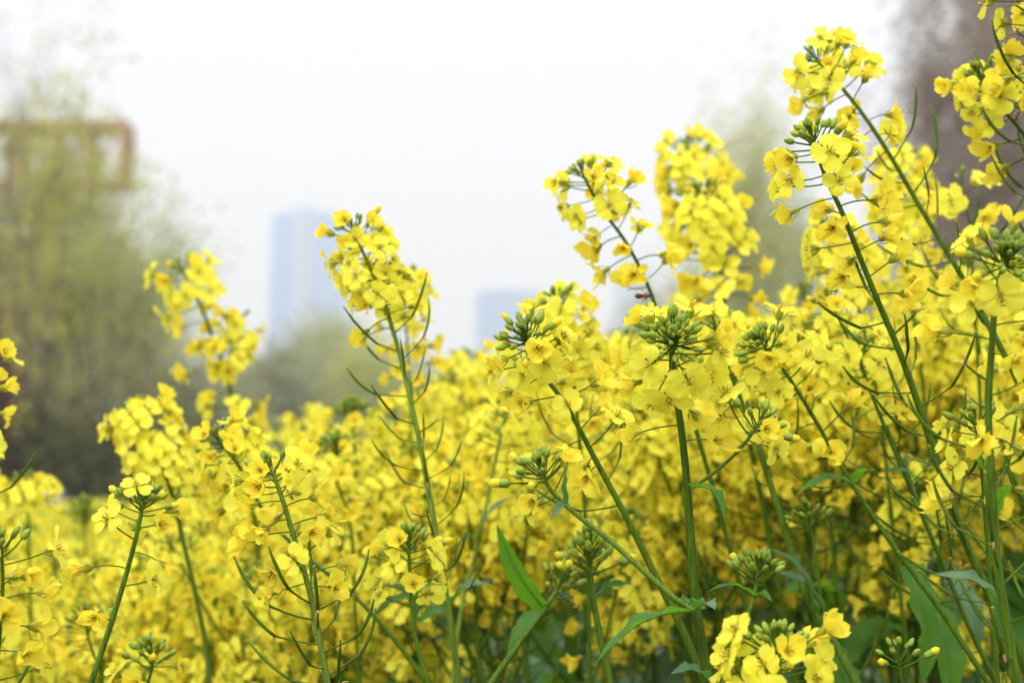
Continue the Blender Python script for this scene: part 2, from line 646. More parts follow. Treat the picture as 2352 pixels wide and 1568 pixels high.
# ------------------------------------------------------------------ leaves
def leaf_mb(p0, p1, width, r, sag=0.15, key='leaf', nrm=None, rows=16, cols=6, lobes=True, wav=1.0):
    mb = MB()
    p0, p1 = Vector(p0), Vector(p1)
    d = p1 - p0
    L = d.length
    d.normalize()
    nrm = Vector(nrm) if nrm is not None else Vector((r.uniform(-.3, .3), -0.6, 0.9))
    nrm = (nrm - d * nrm.dot(d)).normalized()
    side = d.cross(nrm).normalized()
    ph = r.uniform(0, 6.28)
    grid, mid = [], []
    for i in range(rows + 1):
        t = i / rows
        c = p0 + d * (L * t) + nrm * (sag * L * math.sin(math.pi * t) - 0.12 * L * t * t)
        prof = (math.sin(math.pi * min(1, (t * 0.86 + 0.14))) ** 0.8) * (1.0 - 0.25 * t)
        if lobes and t < 0.12:
            prof = 0.75 - t
        hw = width / 2 * max(prof, 0.02)
        hw *= 1 + 0.07 * wav * math.sin(ph + t * 31)
        row = []
        for v in np.linspace(-1, 1, cols + 1):
            z = 0.32 * hw * abs(v) + 0.22 * wav * hw * math.sin(ph + t * 17 + (2 if v > 0 else 0)) * v * v
            row.append(c + side * (hw * v) + nrm * z)
        grid.append(row)
        mid.append(c - nrm * 0.0004)
    mb.grid(grid, key)
    w0 = min(0.0016, width * 0.035)
    mb.tube(mid[::2], [w0 * (1 - 0.75 * k / (len(mid[::2]) - 1)) for k in range(len(mid[::2]))], 'midrib', 4)
    return mb


# ------------------------------------------------------------------ ground, sky haze
M['soil'] = simple_mat('soil', (0.09, 0.075, 0.045), (0.05, 0.07, 0.025), 6)
M['grass_far'] = simple_mat('park_grass', (0.07, 0.10, 0.03), (0.09, 0.10, 0.045), 0.3)
g = MB()
xs = np.concatenate([np.linspace(-3000, -40, 8), np.linspace(-30, 30, 25), np.linspace(40, 3000, 8)])
ys = np.concatenate([np.linspace(-200, -5, 4), np.linspace(-2, 40, 22), np.linspace(60, 4000, 12)])
gr = [[(x, y, 0.03 * math.sin(x * 1.3) * math.cos(y * 0.9) if abs(x) < 40 and y < 45 else 0.0) for x in xs] for y in ys]
g.grid(gr, 'grass_far')
go = g.build('ground')
tag(go, kind='structure')
g = MB()
gr = [[(x, y, 0.045 + 0.03 * math.sin(x * 1.3) * math.cos(y * 0.9)) for x in np.linspace(-14, 14, 40)] for y in np.linspace(-3, 24, 40)]
g.grid(gr, 'soil')
go = g.build('field_soil')
tag(go, kind='structure')


# ------------------------------------------------------------------ hand-placed rapeseed plants
def px2m(px, d):
    return px * KX * d


def stem_path(pts, d0, d1=None, ground=True, n=5, tilt=0.0):
    """pts: photo pixels from tip downwards; depth runs d0..d1. Continues to the soil."""
    d1 = d0 if d1 is None else d1
    W_ = [P(x, y, d0 + (d1 - d0) * i / (len(pts) - 1)) for i, (x, y) in enumerate(pts)]
    W_[0] = W_[0] - FWD * tilt               # the head nods towards the viewer
    if ground:
        last = W_[-1]
        dr = (W_[-1] - W_[-2])
        dr = dr / max(abs(dr.z), 0.01)
        z = last.z
        mid = last + Vector((dr.x * 0.3, dr.y * 0.3, -0.35))
        mid.z = z * 0.6
        base = Vector((mid.x + dr.x * 0.08, mid.y + dr.y * 0.08, 0.02))
        W_ += [mid, base]
    return bez(W_, n)


def raceme_spec(sp, d):
    z = sp['z']                        # px lengths: end of buds, flowers, wilted, pods
    f = px2m(1, d)
    o = dict(b=sp['n'][0], f=sp['n'][1], w=sp['n'][2], p=sp['n'][3], hs=sp.get('hs', 1.0))
    o['zb'], o['zf'], o['zw'], o['zp'] = [k * f for k in z]
    return o


def hero(label, racemes, leaves=(), lod=0, group=None, seed=1, pale=False, split=False):
    """racemes: first is the main stem; others are side branches that start on a stem"""
    r = random.Random(seed)
    main = racemes[0]
    path = stem_path(main['pts'], main['d'], main.get('d1'), tilt=main.get('tilt', 0))
    base = path[-1]
    root = empty('rapeseed_plant', base)
    tag(root, label, 'rapeseed plant', group)
    inv = Matrix.Translation(-base)
    for ri, rc in enumerate(racemes):
        pth = path if ri == 0 else stem_path(rc['pts'], rc['d'], rc.get('d1'), ground=False, tilt=rc.get('tilt', 0))
        L = sum((pth[i + 1] - pth[i]).length for i in range(len(pth) - 1))
        r0, r1 = rc.get('r', (0.0009, 0.003))
        r0, r1 = r0 * .85, r1 * .66
        Lr = rc.get('rl', 0.35 if ri == 0 else L)
        acc, rad = 0.0, []
        for i, p in enumerate(pth):
            if i:
                acc += (p - pth[i - 1]).length
            rad.append(r0 + (r1 - r0) * min(1.0, acc / Lr) ** 0.8 + (0.002 * max(0, acc - Lr)))
        mb = MB()
        mb.tube([p - base for p in pth], rad, 'stem_pale' if (pale or rc.get('pale')) else 'stem', 10 if lod == 0 else 7, ridge=0.02)
        mb.build('stem' if ri == 0 else 'side_stem', root)
        sp = raceme_spec(rc, rc['d'])
        clus = MB()
        nobj = {}
        for kind, v, m in raceme_organs(pth, sp, r):
            m = inv @ m
            if lod == 0:
                if kind in ('open', 'half', 'wilt') and split:
                    a, b, c = SPLIT[kind, v]
                    fo = put('flower', a, root, m)
                    put('calyx', b, fo)
                    put('stamens', c, fo)
                    continue
                nm = {'open': 'flower', 'half': 'flower', 'wilt': 'flower', 'bud': 'bud', 'opening': 'bud', 'pod': 'seed_pod', 'dried': 'withered_flower'}[kind]
                put(nm, organ_mesh(0, kind, v), root, m)
            else:
                if kind in ('bud', 'opening'):
                    clus.merge(LIB[1][kind][v], m)
                else:
                    nm = 'flower' if kind in ('open', 'half', 'wilt') else ('seed_pod' if kind == 'pod' else 'withered_flower')
                    put(nm, organ_mesh(1, kind, v), root, m)
        if clus.n:
            clus.build('bud_cluster', root)
    for lf in leaves:
        (x0, y0), (x1, y1), wpx, d = lf[:4]
        opt = lf[4] if len(lf) > 4 else {}
        mb = leaf_mb(P(x0, y0, d) - base, P(x1, y1, d + opt.get('dd', -0.02)) - base, px2m(wpx, d), r,
                     opt.get('sag', 0.12), opt.get('key', 'leaf'), opt.get('n'), wav=opt.get('w', 1.0))
        mb.build('leaf', root)
    # lower leaves, out of the picture but there from the side
    for k in range(3):
        zc = r.uniform(0.3, 0.75)
        pp = min(path, key=lambda q: abs(q.z - zc))
        an = r.uniform(0, 6.28)
        p1 = pp + Vector((math.cos(an), math.sin(an), -0.1)) * r.uniform(.08, .14)
        leaf_mb(pp - base, p1 - base, 0.035, r, 0.2, 'leaf_blue', rows=8, cols=4).build('leaf', root)
    return root


def rc(pts, d, z, n, d1=None, r=(0.0009, 0.003), **k):
    o = dict(pts=pts, d=d, z=z, n=n, r=r)
    if d1 is not None:
        o['d1'] = d1
    o.update(k)
    return o


HEROES = []
A = HEROES.append
# label, racemes, leaves, options
A(("sharp rapeseed plant, broad domed head round green buds, thick upright stem with clasping wavy leaf", [
    rc([(1536, 776), (1545, 862), (1560, 950), (1578, 1110), (1590, 1290), (1600, 1400), (1628, 1568)], .80, (40, 140, 330, 400), (56, 15, 5, 0), .80, (.0013, .0038), hs=1.04, rl=.17, tilt=.026),
    rc([(1240, 1068), (1262, 1120), (1300, 1160), (1400, 1240), (1500, 1330), (1555, 1378), (1592, 1402)], .775, (45, 95, 96, 97), (26, 5, 0, 0), .795, (.0011, .0022), pale=True),
    rc([(1750, 965), (1700, 1030), (1640, 1085), (1590, 1120)], .79, (30, 70, 71, 72), (14, 5, 0, 0), .80, (.0008, .0013), pale=True)],
    [((1598, 1402), (1360, 1490), 74, .79, dict(sag=.1, n=(.2, .1, 1))), ((1598, 1398), (1642, 1385), 60, .79, dict(sag=.1, n=(0, .3, 1), key='leaf_blue')),
     ((1588, 1118), (1672, 1182), 44, .79, dict(sag=.22, n=(.6, -.5, .8))), ((1606, 1400), (1560, 1378), 50, .82, dict(key='leaf_blue', dd=.03)),
     ((1300, 1160), (1318, 1075), 24, .77, dict(key='leaf_blue', sag=-.1, n=(.7, -.7, 0))), ((1300, 1160), (1270, 1180), 26, .77, dict(key='leaf_blue')),
     ((1630, 1568), (1550, 1530), 60, .79, dict(key='leaf_blue'))], dict(lod=0, seed=11, split=True)))
A(("sharp rapeseed plant, dark stem slanting up left to the head beside the broad domed one", [
    rc([(1200, 762), (1228, 830), (1300, 930), (1370, 1060), (1440, 1190), (1500, 1310), (1560, 1430), (1620, 1568)], .88, (42, 130, 380, 500), (38, 13, 11, 2), .86, (.001, .0031), hs=1.0, rl=.2, tilt=.014)],
    [], dict(lod=0, seed=12, split=True)))
A(("rapeseed plant with flowers crowding behind the slanting centre head, half hidden by it", [
    rc([(1275, 682), (1300, 760), (1320, 900), (1335, 1060), (1350, 1300), (1355, 1568)], 1.06, (40, 190, 300, 420), (24, 26, 8, 3), 1.06, (.001, .0026))], [], dict(lod=1, seed=13)))
A(("rapeseed plant with wilting flowers on long stalks, left of two stacked heads, above the bee", [
    rc([(1335, 392), (1372, 465), (1440, 560), (1490, 660), (1530, 780), (1590, 960), (1660, 1200), (1760, 1568)], 1.0, (34, 120, 320, 420), (14, 13, 12, 0), 1.02, (.001, .0028))], [], dict(lod=0, seed=14, split=True)))
A(("blurred rapeseed plant with the upper of two stacked heads against the white sky", [
    rc([(1576, 340), (1592, 395), (1610, 480), (1640, 620), (1670, 760), (1720, 1000), (1760, 1300)], 1.36, (30, 120, 190, 200), (26, 22, 6, 0), 1.3, (.001, .0036), hs=1.2)], [], dict(lod=1, seed=15)))
A(("blurred rapeseed plant with the lower, fuller of two stacked heads against the white sky", [
    rc([(1603, 445), (1620, 490), (1645, 590), (1666, 700), (1690, 860), (1740, 1100), (1800, 1400)], 1.18, (30, 170, 300, 310), (26, 30, 12, 0), 1.18, (.0011, .0036), hs=1.2)], [], dict(lod=1, seed=16)))
A(("tall rapeseed plant at upper right, head nodding left on a long bare slanting stem", [
    rc([(1868, 128), (1905, 170), (1965, 240), (2040, 350), (2110, 470), (2180, 585), (2240, 690), (2330, 860), (2430, 1100)], .98, (28, 110, 290, 760), (14, 15, 9, 16), .95, (.001, .0028), rl=.22)], [], dict(lod=0, seed=17)))
A(("sharp rapeseed plant at right, large open flowers round orange-tipped buds below the nodding head", [
    rc([(1862, 305), (1892, 395), (1935, 490), (1975, 590), (2020, 700), (2065, 805), (2110, 930), (2150, 1050), (2200, 1200), (2260, 1340), (2330, 1480)], .85, (44, 150, 420, 1150), (24, 11, 12, 20), .88, (.0011, .0032), hs=1.05, rl=.22)], [], dict(lod=0, seed=18, split=True)))
A(("nearest rapeseed plant at the right edge, straight dark stem under a big green bud cluster", [
    rc([(2290, 585), (2288, 680), (2278, 800), (2270, 930), (2278, 1100), (2292, 1300), (2310, 1420), (2335, 1568)], .73, (52, 190, 480, 1000), (46, 11, 9, 12), .73, (.0013, .0032), hs=1.06, rl=.2, tilt=.018)],
    [((2300, 1400), (2165, 1300), 60, .76, dict(key='leaf_blue')), ((2300, 1460), (2270, 1330), 40, .75, dict(key='leaf_blue')), ((2284, 1190), (2325, 1100), 36, .75, {})], dict(lod=0, seed=19, split=True)))
A(("rapeseed plant cut by the right edge with its head drooping left against the brown tree", [
    rc([(2245, 168), (2290, 235), (2345, 300), (2410, 400), (2460, 560), (2480, 900)], .93, (34, 130, 330, 700), (18, 22, 9, 8), .93, (.001, .0026))], [], dict(lod=0, seed=20)))
A(("rapeseed plant in the top right corner, only flowers and curved pods reaching into the picture", [
    rc([(2330, -150), (2360, -40), (2385, 120), (2400, 300), (2410, 500), (2430, 900)], .9, (30, 170, 340, 640), (14, 16, 13, 12), .9, (.001, .0026), hs=1.05)], [], dict(lod=0, seed=21)))
A(("rapeseed plant whose head touches the right of the domed centre head, stem slanting down right", [
    rc([(1735, 782), (1800, 850), (1870, 960), (1950, 1100), (2050, 1250), (2160, 1400), (2270, 1568)], .92, (36, 150, 330, 420), (30, 16, 7, 2), .9, (.001, .003), tilt=.012)],
    [((1950, 1105), (1830, 1120), 32, .9, {}), ((2085, 1300), (2150, 1500), 90, .93, dict(sag=.05)), ((2150, 1395), (2200, 1640), 84, .97, dict(sag=.05)), ((1960, 1110), (2010, 1070), 30, .92, {})], dict(lod=0, seed=22, split=True)))
A(("rapeseed plant with small narrow flowers against the blue tower, stem lined with thin curved pods", [
    rc([(808, 515), (832, 575), (872, 665), (905, 765), (935, 885), (962, 1005), (985, 1130), (1008, 1260), (1030, 1400), (1055, 1568)], .98, (34, 215, 260, 900), (16, 34, 6, 30), .96, (.001, .0033), hs=.86, rl=.3, pale=True)],
    [((1040, 1380), (1115, 1330), 46, .98, dict(key='leaf_blue')), ((1030, 1400), (960, 1420), 40, .98, {})], dict(lod=0, seed=23)))
A(("blurred rapeseed plant peeping out right behind the pod-lined stem near the blue tower", [
    rc([(925, 628), (932, 740), (940, 860), (945, 1000), (950, 1300)], 1.3, (26, 140, 260, 300), (18, 20, 9, 0), 1.3, (.0009, .0022))], [], dict(lod=1, seed=24)))
A(("blurred rapeseed plant standing alone against the pale sky left of the towers, head bent left", [
    rc([(415, 612), (455, 690), (495, 790), (525, 880), (545, 985), (575, 1120), (600, 1400)], 1.38, (20, 110, 420, 430), (14, 15, 15, 0), 1.38, (.0013, .0046), hs=1.2),
    rc([(545, 740), (530, 800), (528, 890)], 1.4, (12, 90, 100, 110), (4, 16, 2, 0), 1.39, (.0008, .0012))], [], dict(lod=1, seed=25)))
A(("blurred rapeseed plant at left with a full round yellow head against the dark trees", [
    rc([(305, 935), (345, 1010), (388, 1110), (420, 1240), (450, 1370), (475, 1500), (480, 1568)], 1.16, (44, 215, 240, 250), (40, 48, 4, 0), 1.12, (.0014, .0034), hs=1.05)], [], dict(lod=1, seed=26)))
A(("rapeseed plant at lower left, tight green bud cluster over a stem slanting down left", [
    rc([(332, 1118), (322, 1190), (295, 1300), (262, 1410), (205, 1580)], .88, (62, 130, 330, 340), (40, 6, 5, 0), .86, (.0011, .0027), hs=1.0, rl=.14)], [], dict(lod=0, seed=27, split=True)))
A(("sharp rapeseed plant at lower left, pale green stem with crumpled flowers above long thin pods", [
    rc([(622, 1072), (650, 1150), (680, 1250), (712, 1360), (735, 1470), (752, 1568)], .86, (22, 75, 300, 560), (10, 10, 15, 14), .85, (.0012, .0026), hs=1.02, rl=.1, pale=True)], [], dict(lod=0, seed=28, split=True)))
A(("rapeseed plant cut by the left edge near the bottom, pale flowers on short side stalks", [
    rc([(2, 1245), (6, 1330), (0, 1450), (-12, 1580)], .76, (40, 120, 330, 400), (14, 6, 9, 4), .76, (.001, .002))], [], dict(lod=0, seed=29, split=True)))
A(("small rapeseed plant with orange-tipped bud cluster on a thin dark stem beside the pod-lined one", [
    rc([(940, 1228), (940, 1290), (946, 1380), (956, 1470), (988, 1580)], .92, (44, 150, 180, 190), (26, 11, 1, 0), .9, (.001, .0024), hs=1.0, rl=.1)],
    [((950, 1385), (1010, 1330), 24, .92, {}), ((948, 1375), (860, 1400), 34, .93, {}), ((950, 1420), (900, 1330), 60, .95, dict(key='leaf_blue'))], dict(lod=0, seed=30, split=True)))
A(("rapeseed plant in bud only, dense dark green bud knob left of the thick centre stem", [
    rc([(1352, 1218), (1355, 1310), (1372, 1430), (1405, 1580)], .94, (110, 111, 112, 113), (66, 0, 0, 0), .92, (.0016, .0034), hs=1.15, rl=.1)],
    [((1365, 1380), (1440, 1330), 40, .95, {}), ((1358, 1350), (1300, 1345), 30, .94, dict(key='leaf_blue'))], dict(lod=0, seed=31)))
A(("rapeseed plant with a broad pointed bright green leaf, thick stem leaning right at bottom centre", [
    rc([(1300, 1310), (1282, 1350), (1255, 1392), (1190, 1480), (1120, 1580)], .93, (70, 71, 72, 73), (34, 0, 0, 0), .9, (.0012, .0028), rl=.08)],
    [((1252, 1398), (1133, 1222), 66, .92, dict(sag=.06, n=(-.6, -.7, .5), w=.5)), ((1250, 1398), (1310, 1360), 40, .94, dict(key='leaf_blue')), ((1245, 1400), (1160, 1500), 44, .97, {})], dict(lod=0, seed=32)))
A(("short rapeseed plant with a loose star of pale green buds near the thick centre stem", [
    rc([(1742, 1292), (1732, 1368), (1702, 1450), (1670, 1540), (1650, 1600)], .82, (52, 53, 54, 55), (28, 0, 0, 0), .82, (.0009, .0016), hs=1.05, rl=.1, pale=True)],
    [((1735, 1372), (1630, 1340), 26, .81, dict(n=(0, -.2, 1))), ((1733, 1372), (1770, 1368), 28, .81, {})], dict(lod=0, seed=33)))
A(("near rapeseed plant cut by the bottom edge, bright flowers ringing pale buds", [
    rc([(1785, 1462), (1790, 1540), (1795, 1620), (1800, 1700)], .73, (46, 130, 240, 300), (24, 15, 5, 0), .73, (.0013, .0022), hs=1.02)], [], dict(lod=0, seed=34, split=True)))
A(("thin dark rapeseed plant with small dark buds between the slanting stems at lower right", [
    rc([(1850, 1165), (1865, 1230), (1882, 1350), (1892, 1470), (1900, 1600)], .96, (60, 61, 62, 63), (22, 0, 0, 0), .96, (.001, .002), hs=.95)],
    [((1888, 1400), (1790, 1300), 50, .96, dict(key='leaf_blue')), ((1885, 1500), (1875, 1370), 84, 1.0, {}), ((1890, 1480), (1960, 1640), 90, 1.04, {})], dict(lod=0, seed=35)))
A(("tiny budding rapeseed plant at the very bottom right beside a long curved pod", [
    rc([(2062, 1492), (2068, 1545), (2082, 1610), (2090, 1700)], .85, (46, 47, 48, 49), (16, 0, 0, 0), .85, (.0008, .0014), hs=.95)], [], dict(lod=0, seed=36)))
A(("rapeseed plant cut by the left edge at mid height, two clumps of blurred flowers showing", [
    rc([(-62, 810), (-60, 900), (-58, 1000), (-56, 1120), (-54, 1400)], .95, (24, 120, 330, 380), (8, 12, 5, 3), .95, (.001, .0022))], [], dict(lod=1, seed=37)))
A(("blurred rapeseed plant at far left with a flat umbrella-shaped head before the dark trees", [
    rc([(58, 1098), (62, 1150), (66, 1230), (70, 1400)], 1.3, (30, 70, 80, 90), (16, 18, 1, 0), 1.3, (.001, .002), hs=1.0)], [], dict(lod=1, seed=38)))
A(("blurred budding rapeseed plant, a round green knob above the yellow field at far left", [
    rc([(192, 1150), (195, 1210), (200, 1400)], 1.6, (60, 61, 62, 63), (60, 0, 0, 0), 1.6, (.0012, .0024), hs=1.3)], [], dict(lod=1, seed=39)))
A(("blurred rapeseed plant with the upper green bud knob just left of the pod-lined stem", [
    rc([(808, 925), (812, 1000), (818, 1150), (820, 1400)], 1.3, (48, 90, 200, 210), (52, 8, 6, 0), 1.3, (.0011, .0024), hs=1.1)], [], dict(lod=1, seed=40)))
A(("blurred rapeseed plant with the lower, darker of two green bud knobs above the crumpled flowers", [
    rc([(772, 1005), (768, 1080), (800, 1180), (815, 1400)], 1.2, (52, 90, 200, 210), (50, 8, 8, 0), 1.18, (.0011, .0024), hs=1.05)], [], dict(lod=1, seed=41)))
A(("rapeseed plant with a loose flower head beside the round blurred one, stem running down right", [
    rc([(500, 1010), (545, 1065), (610, 1180), (700, 1275), (800, 1355), (900, 1460), (980, 1568)], 1.0, (26, 140, 240, 250), (12, 30, 8, 0), .98, (.001, .0028))], [], dict(lod=1, seed=42)))
A(("rapeseed plant with a thick stem slanting down right from behind the domed centre head", [
    rc([(1640, 740), (1680, 860), (1740, 1020), (1795, 1190), (1860, 1380), (1920, 1480), (1980, 1590)], 1.0, (32, 150, 260, 420), (22, 20, 6, 4), .94, (.0012, .0042), rl=.25)],
    [((1860, 1385), (1790, 1250), 50, .95, dict(key='leaf_blue'))], dict(lod=1, seed=43)))
A(("rapeseed plant with a modest bud head and thin stem running down right among curved pods", [
    rc([(1965, 790), (1990, 870), (2040, 1000), (2095, 1130), (2160, 1280), (2240, 1470), (2290, 1568)], .98, (34, 90, 200, 640), (22, 10, 6, 14), .96, (.001, .0028))],
    [((2110, 1110), (2030, 1070), 26, .97, {}), ((2200, 1390), (2110, 1560), 80, 1.02, {}), ((2180, 1330), (2260, 1480), 70, 1.02, dict(key='leaf_blue'))], dict(lod=0, seed=44)))
A(("rapeseed plant with a grey-green stem curving down left in mid field, leaf at its joint", [
    rc([(1165, 935), (1150, 1000), (1125, 1120), (1100, 1240), (1065, 1370), (1040, 1560)], 1.15, (34, 110, 140, 150), (16, 16, 3, 0), 1.1, (.0012, .0028), pale=True)],
    [((1100, 1245), (1165, 1130), 30, 1.12, dict(key='leaf_blue')), ((1100, 1240), (1060, 1235), 24, 1.12, {})], dict(lod=1, seed=45)))
A(("blurred rapeseed plant high at right, full flowers behind the longest slanting stem", [
    rc([(2075, 345), (2070, 430), (2080, 600), (2110, 800), (2140, 1100)], 1.25, (28, 190, 330, 360), (14, 32, 12, 2), 1.25, (.001, .0026), hs=1.1)], [], dict(lod=1, seed=46)))
A(("blurred rapeseed plant tucked under the large sharp flowers at right, dark green top", [
    rc([(1895, 520), (1935, 610), (1980, 740), (2010, 880), (2050, 1200)], 1.12, (36, 130, 300, 420), (20, 20, 10, 5), 1.12, (.001, .0026), hs=1.0)], [], dict(lod=1, seed=47)))
A(("blurred rapeseed plant whose two bright blooms hang alone before the brown tree at right", [
    rc([(2205, 430), (2225, 500), (2235, 640), (2250, 900)], 1.08, (8, 40, 130, 360), (2, 5, 5, 8), 1.08, (.0009, .0022), hs=1.05)], [], dict(lod=1, seed=48)))
A(("rapeseed plant with a dark budding head tucked behind the nearest right stem", [
    rc([(2238, 960), (2250, 1030), (2262, 1180), (2280, 1400)], .8, (34, 70, 220, 230), (16, 5, 6, 0), .8, (.0009, .002))],
    [((2255, 1080), (2195, 1035), 24, .8, {})], dict(lod=0, seed=49)))
A(("blurred rapeseed plant with a rounded dome of flowers under the broad second tower", [
    rc([(1068, 818), (1075, 890), (1082, 1000), (1090, 1300)], 1.62, (24, 160, 260, 270), (26, 44, 10, 0), 1.62, (.001, .0028), hs=1.15)], [], dict(lod=1, seed=50)))
A(("blurred rapeseed plant, small yellow tuft between the lone left head and the pod-lined stem", [
    rc([(705, 950), (712, 1010), (718, 1200)], 1.7, (16, 100, 160, 170), (10, 20, 5, 0), 1.7, (.001, .0024))], [], dict(lod=1, seed=51)))
A(("rapeseed plant with a vertical stem just outside the nearest one, pods reaching left", [
    rc([(2420, 700), (2415, 850), (2405, 1050), (2400, 1300), (2395, 1568)], .9, (30, 120, 330, 1000), (14, 10, 8, 20), .9, (.001, .003))], [], dict(lod=0, seed=52)))
A(("rapeseed plant showing only a pod-lined stem between the two slanting stems at right", [
    rc([(1905, 690), (1960, 800), (2010, 920), (2080, 1080), (2150, 1260), (2220, 1420), (2300, 1600)], 1.04, (20, 100, 200, 900), (12, 12, 6, 22), 1.0, (.001, .003))], [], dict(lod=1, seed=53)))
A(("dark-stemmed rapeseed plant at lower left, low head with few blooms by the bottom edge", [
    rc([(345, 1478), (350, 1520), (330, 1600), (320, 1700)], .95, (60, 90, 110, 120), (24, 3, 2, 0), .95, (.001, .002))], [], dict(lod=0, seed=54)))
A(("low green-budded rapeseed plant in the lower left corner beside the slanting stem", [
    rc([(195, 1400), (200, 1450), (235, 1560), (250, 1650)], 1.08, (60, 90, 110, 120), (30, 3, 2, 0), 1.08, (.001, .002))], [], dict(lod=1, seed=55)))

for label, racs, lvs, opt in HEROES:
    hero(label, racs, lvs, **opt)


# ------------------------------------------------------------------ plants of the mass behind (templates, then copies)
def make_plant_parts(seed, lod=1, H=1.2, nside=5, dens=1.0):
    """a whole plant standing at the origin: stem, flower heads, leaves; returns list of (name, MB)"""
    r = random.Random(seed)
    parts = []
    lean = Vector((r.uniform(-.32, .06), r.uniform(-.08, .08), 0))
    tip = Vector((lean.x * H * .6, lean.y * H * .5, H))
    main = bez([tip, Vector((tip.x * .72, tip.y * .7, H * .85)), Vector((tip.x * .35, tip.y * .4, H * .55)), Vector((tip.x * .05, 0, H * .2)), Vector((0, 0, 0.0))], 6)
    st = MB()
    st.tube(main, [0.0010 + 0.0030 * (i / (len(main) - 1)) ** .7 for i in range(len(main))], 'stem', 6)
    heads = []

    def head(path, scale, young):
        mb = MB()
        if young:
            sp = dict(b=26, f=int(9 * dens), w=2, p=0, zb=.014, zf=.034, zw=.05, zp=.06)
        else:
            sp = dict(b=20, f=int(21 * dens), w=int(9 * dens), p=11, zb=.010, zf=.055, zw=.095, zp=.20)
        sp['hs'] = scale
        for kind, v, m in raceme_organs(path, sp, r):
            mb.merge(LIB[lod][kind][v], m)
        return mb
    heads.append(head(main, 1.05, False))
    for k in range(nside):
        s = r.uniform(.08, .31)
        p, T = along(main, s)
        an = r.uniform(0, 6.28)
        out_ = Vector((math.cos(an), math.sin(an), 0))
        L = s * r.uniform(.45, .95) + 0.05
        tp = p + out_ * (L * r.uniform(.25, .5)) + Vector((lean.x * L, 0, L * .9))
        pth = bez([tp, p.lerp(tp, .6) + out_ * L * .06, p.lerp(tp, .25) + out_ * L * .05, p], 4)
        st.tube(pth, [0.0008 + 0.0009 * (i / (len(pth) - 1)) for i in range(len(pth))], 'stem', 5)
        heads.append(head(pth, r.uniform(.85, 1.05), r.random() < .3))
    parts.append(('stem', st))
    for h in heads:
        parts.append(('flower_head', h))
    for k in range(14):
        s = .2 + .05 * k * r.uniform(.8, 1.1)
        p, T = along(main, s)
        an = r.uniform(0, 6.28)
        L = r.uniform(.06, .13)
        p1 = p + Vector((math.cos(an), math.sin(an), r.uniform(-.1, .9))) * L
        parts.append(('leaf', leaf_mb(p, p1, L * r.uniform(.22, .34), r, .15, r.choice(['leaf', 'leaf', 'leaf_blue']), rows=8, cols=4)))
    return tip, parts


TEMPL = []
for i in range(9):
    tip, parts = make_plant_parts(900 + i, 1, 1.2, 5 if i % 3 else 4)
    TEMPL.append((tip, [(n, mb.mesh(n)) for n, mb in parts]))

ENV = [(-200, 1190), (0, 1185), (220, 1185), (400, 1170), (560, 1080), (700, 1010), (800, 960), (900, 935), (1000, 905), (1100, 880), (1180, 860),
       (1280, 790), (1400, 720), (1700, 715), (1850, 730), (1950, 690), (2050, 620), (2352, 600), (2600, 560)]


def env(px):
    for (a, ya), (b, yb) in zip(ENV, ENV[1:]):
        if px <= b:
            return ya + (yb - ya) * (px - a) / (b - a)
    return ENV[-1][1]


ZN = [(60, 'at the left edge'), (150, 'under the flat umbrella-shaped head'), (270, 'behind the slanting bud-topped stem'),
      (390, 'below the round blurred head'), (520, 'left of the crumpled-flower stem'), (620, 'under the lone blurred stem'), (740, 'behind the crumpled-flower stem'),
      (860, 'below the two green bud knobs'), (980, 'just left of the pod-lined stem'), (1100, 'just right of the pod-lined stem'), (1210, 'around the grey-green curving stem'),
      (1330, 'below the slanting centre head'), (1450, 'above the dark bud knob'), (1560, 'behind the domed centre head'), (1680, 'right of the thick centre stem'),
      (1800, 'above the pale bud star'), (1920, 'between the slanting right-hand stems'), (2040, 'below the large sharp right flowers'), (2150, 'behind the long bare slanting stem'),
      (2260, 'left of the nearest right stem'), (9999, 'at the right edge')]


def zone_name(px):
    return next(n for lim, n in ZN if px < lim)


r = random.Random(31)
cells = []
NAMED = []
NMID = 175
for i in range(NMID):
    u = (i * 0.61803 + r.uniform(-.02, .02)) % 1.0
    px = -120 + 2600 * u
    d = 1.2 * (3.9 / 1.2) ** (((i * 0.7548) % 1.0))
    cells.append((px, d))
for i, (px, d) in enumerate(cells):
    e = env(px)
    py = e + r.uniform(5, 60) + (r.random() ** 1.3) * ((330 if px < 1250 else 230) if d < 2 else 150)
    if r.random() < .22 and d < 1.9:
        py = r.uniform(1180, 1540 if px < 1100 else 1330)
    if d < 1.5:
        py = max(py, e + 110)
    z = P(px, py, d).z
    if z > 1.50:
        py = 1150 - (r.uniform(1.38, 1.5) - 1.15) / (KX * d)
    if z < .80:
        continue
    if px > 1300 and d < 1.6:
        py = min(py, 1300)
    T = P(px, py, d)
    tip, meshes = TEMPL[i % len(TEMPL)]
    s = T.z / tip.z
    s = max(.75, min(1.25, s))
    rot = r.uniform(-.7, .7)
    q = Matrix.Rotation(rot, 4, 'Z') @ Matrix.Scale(s, 4)
    off = q @ tip
    root = empty('rapeseed_plant', (T.x - off.x, T.y - off.y, T.z - off.z))
    root.rotation_euler = (0, 0, rot)
    root.scale = (s, s, s)
    zn = zone_name(px)
    near = 'slightly blurred' if d < 1.75 else ('blurred' if d < 2.6 else 'soft blurred')
    hi = 'low' if py > e + 200 else ('leafy' if i % len(TEMPL) in (1, 4, 7) else ('bushy' if i % len(TEMPL) in (2, 5, 8) else 'full-flowered'))
    tag(root, f"{near} {hi} rapeseed plant {zn}", 'rapeseed plant', f"{near} rapeseed plants {zn}")
    NAMED.append((root, px))
    for n, me in meshes:
        put(n, me, root)

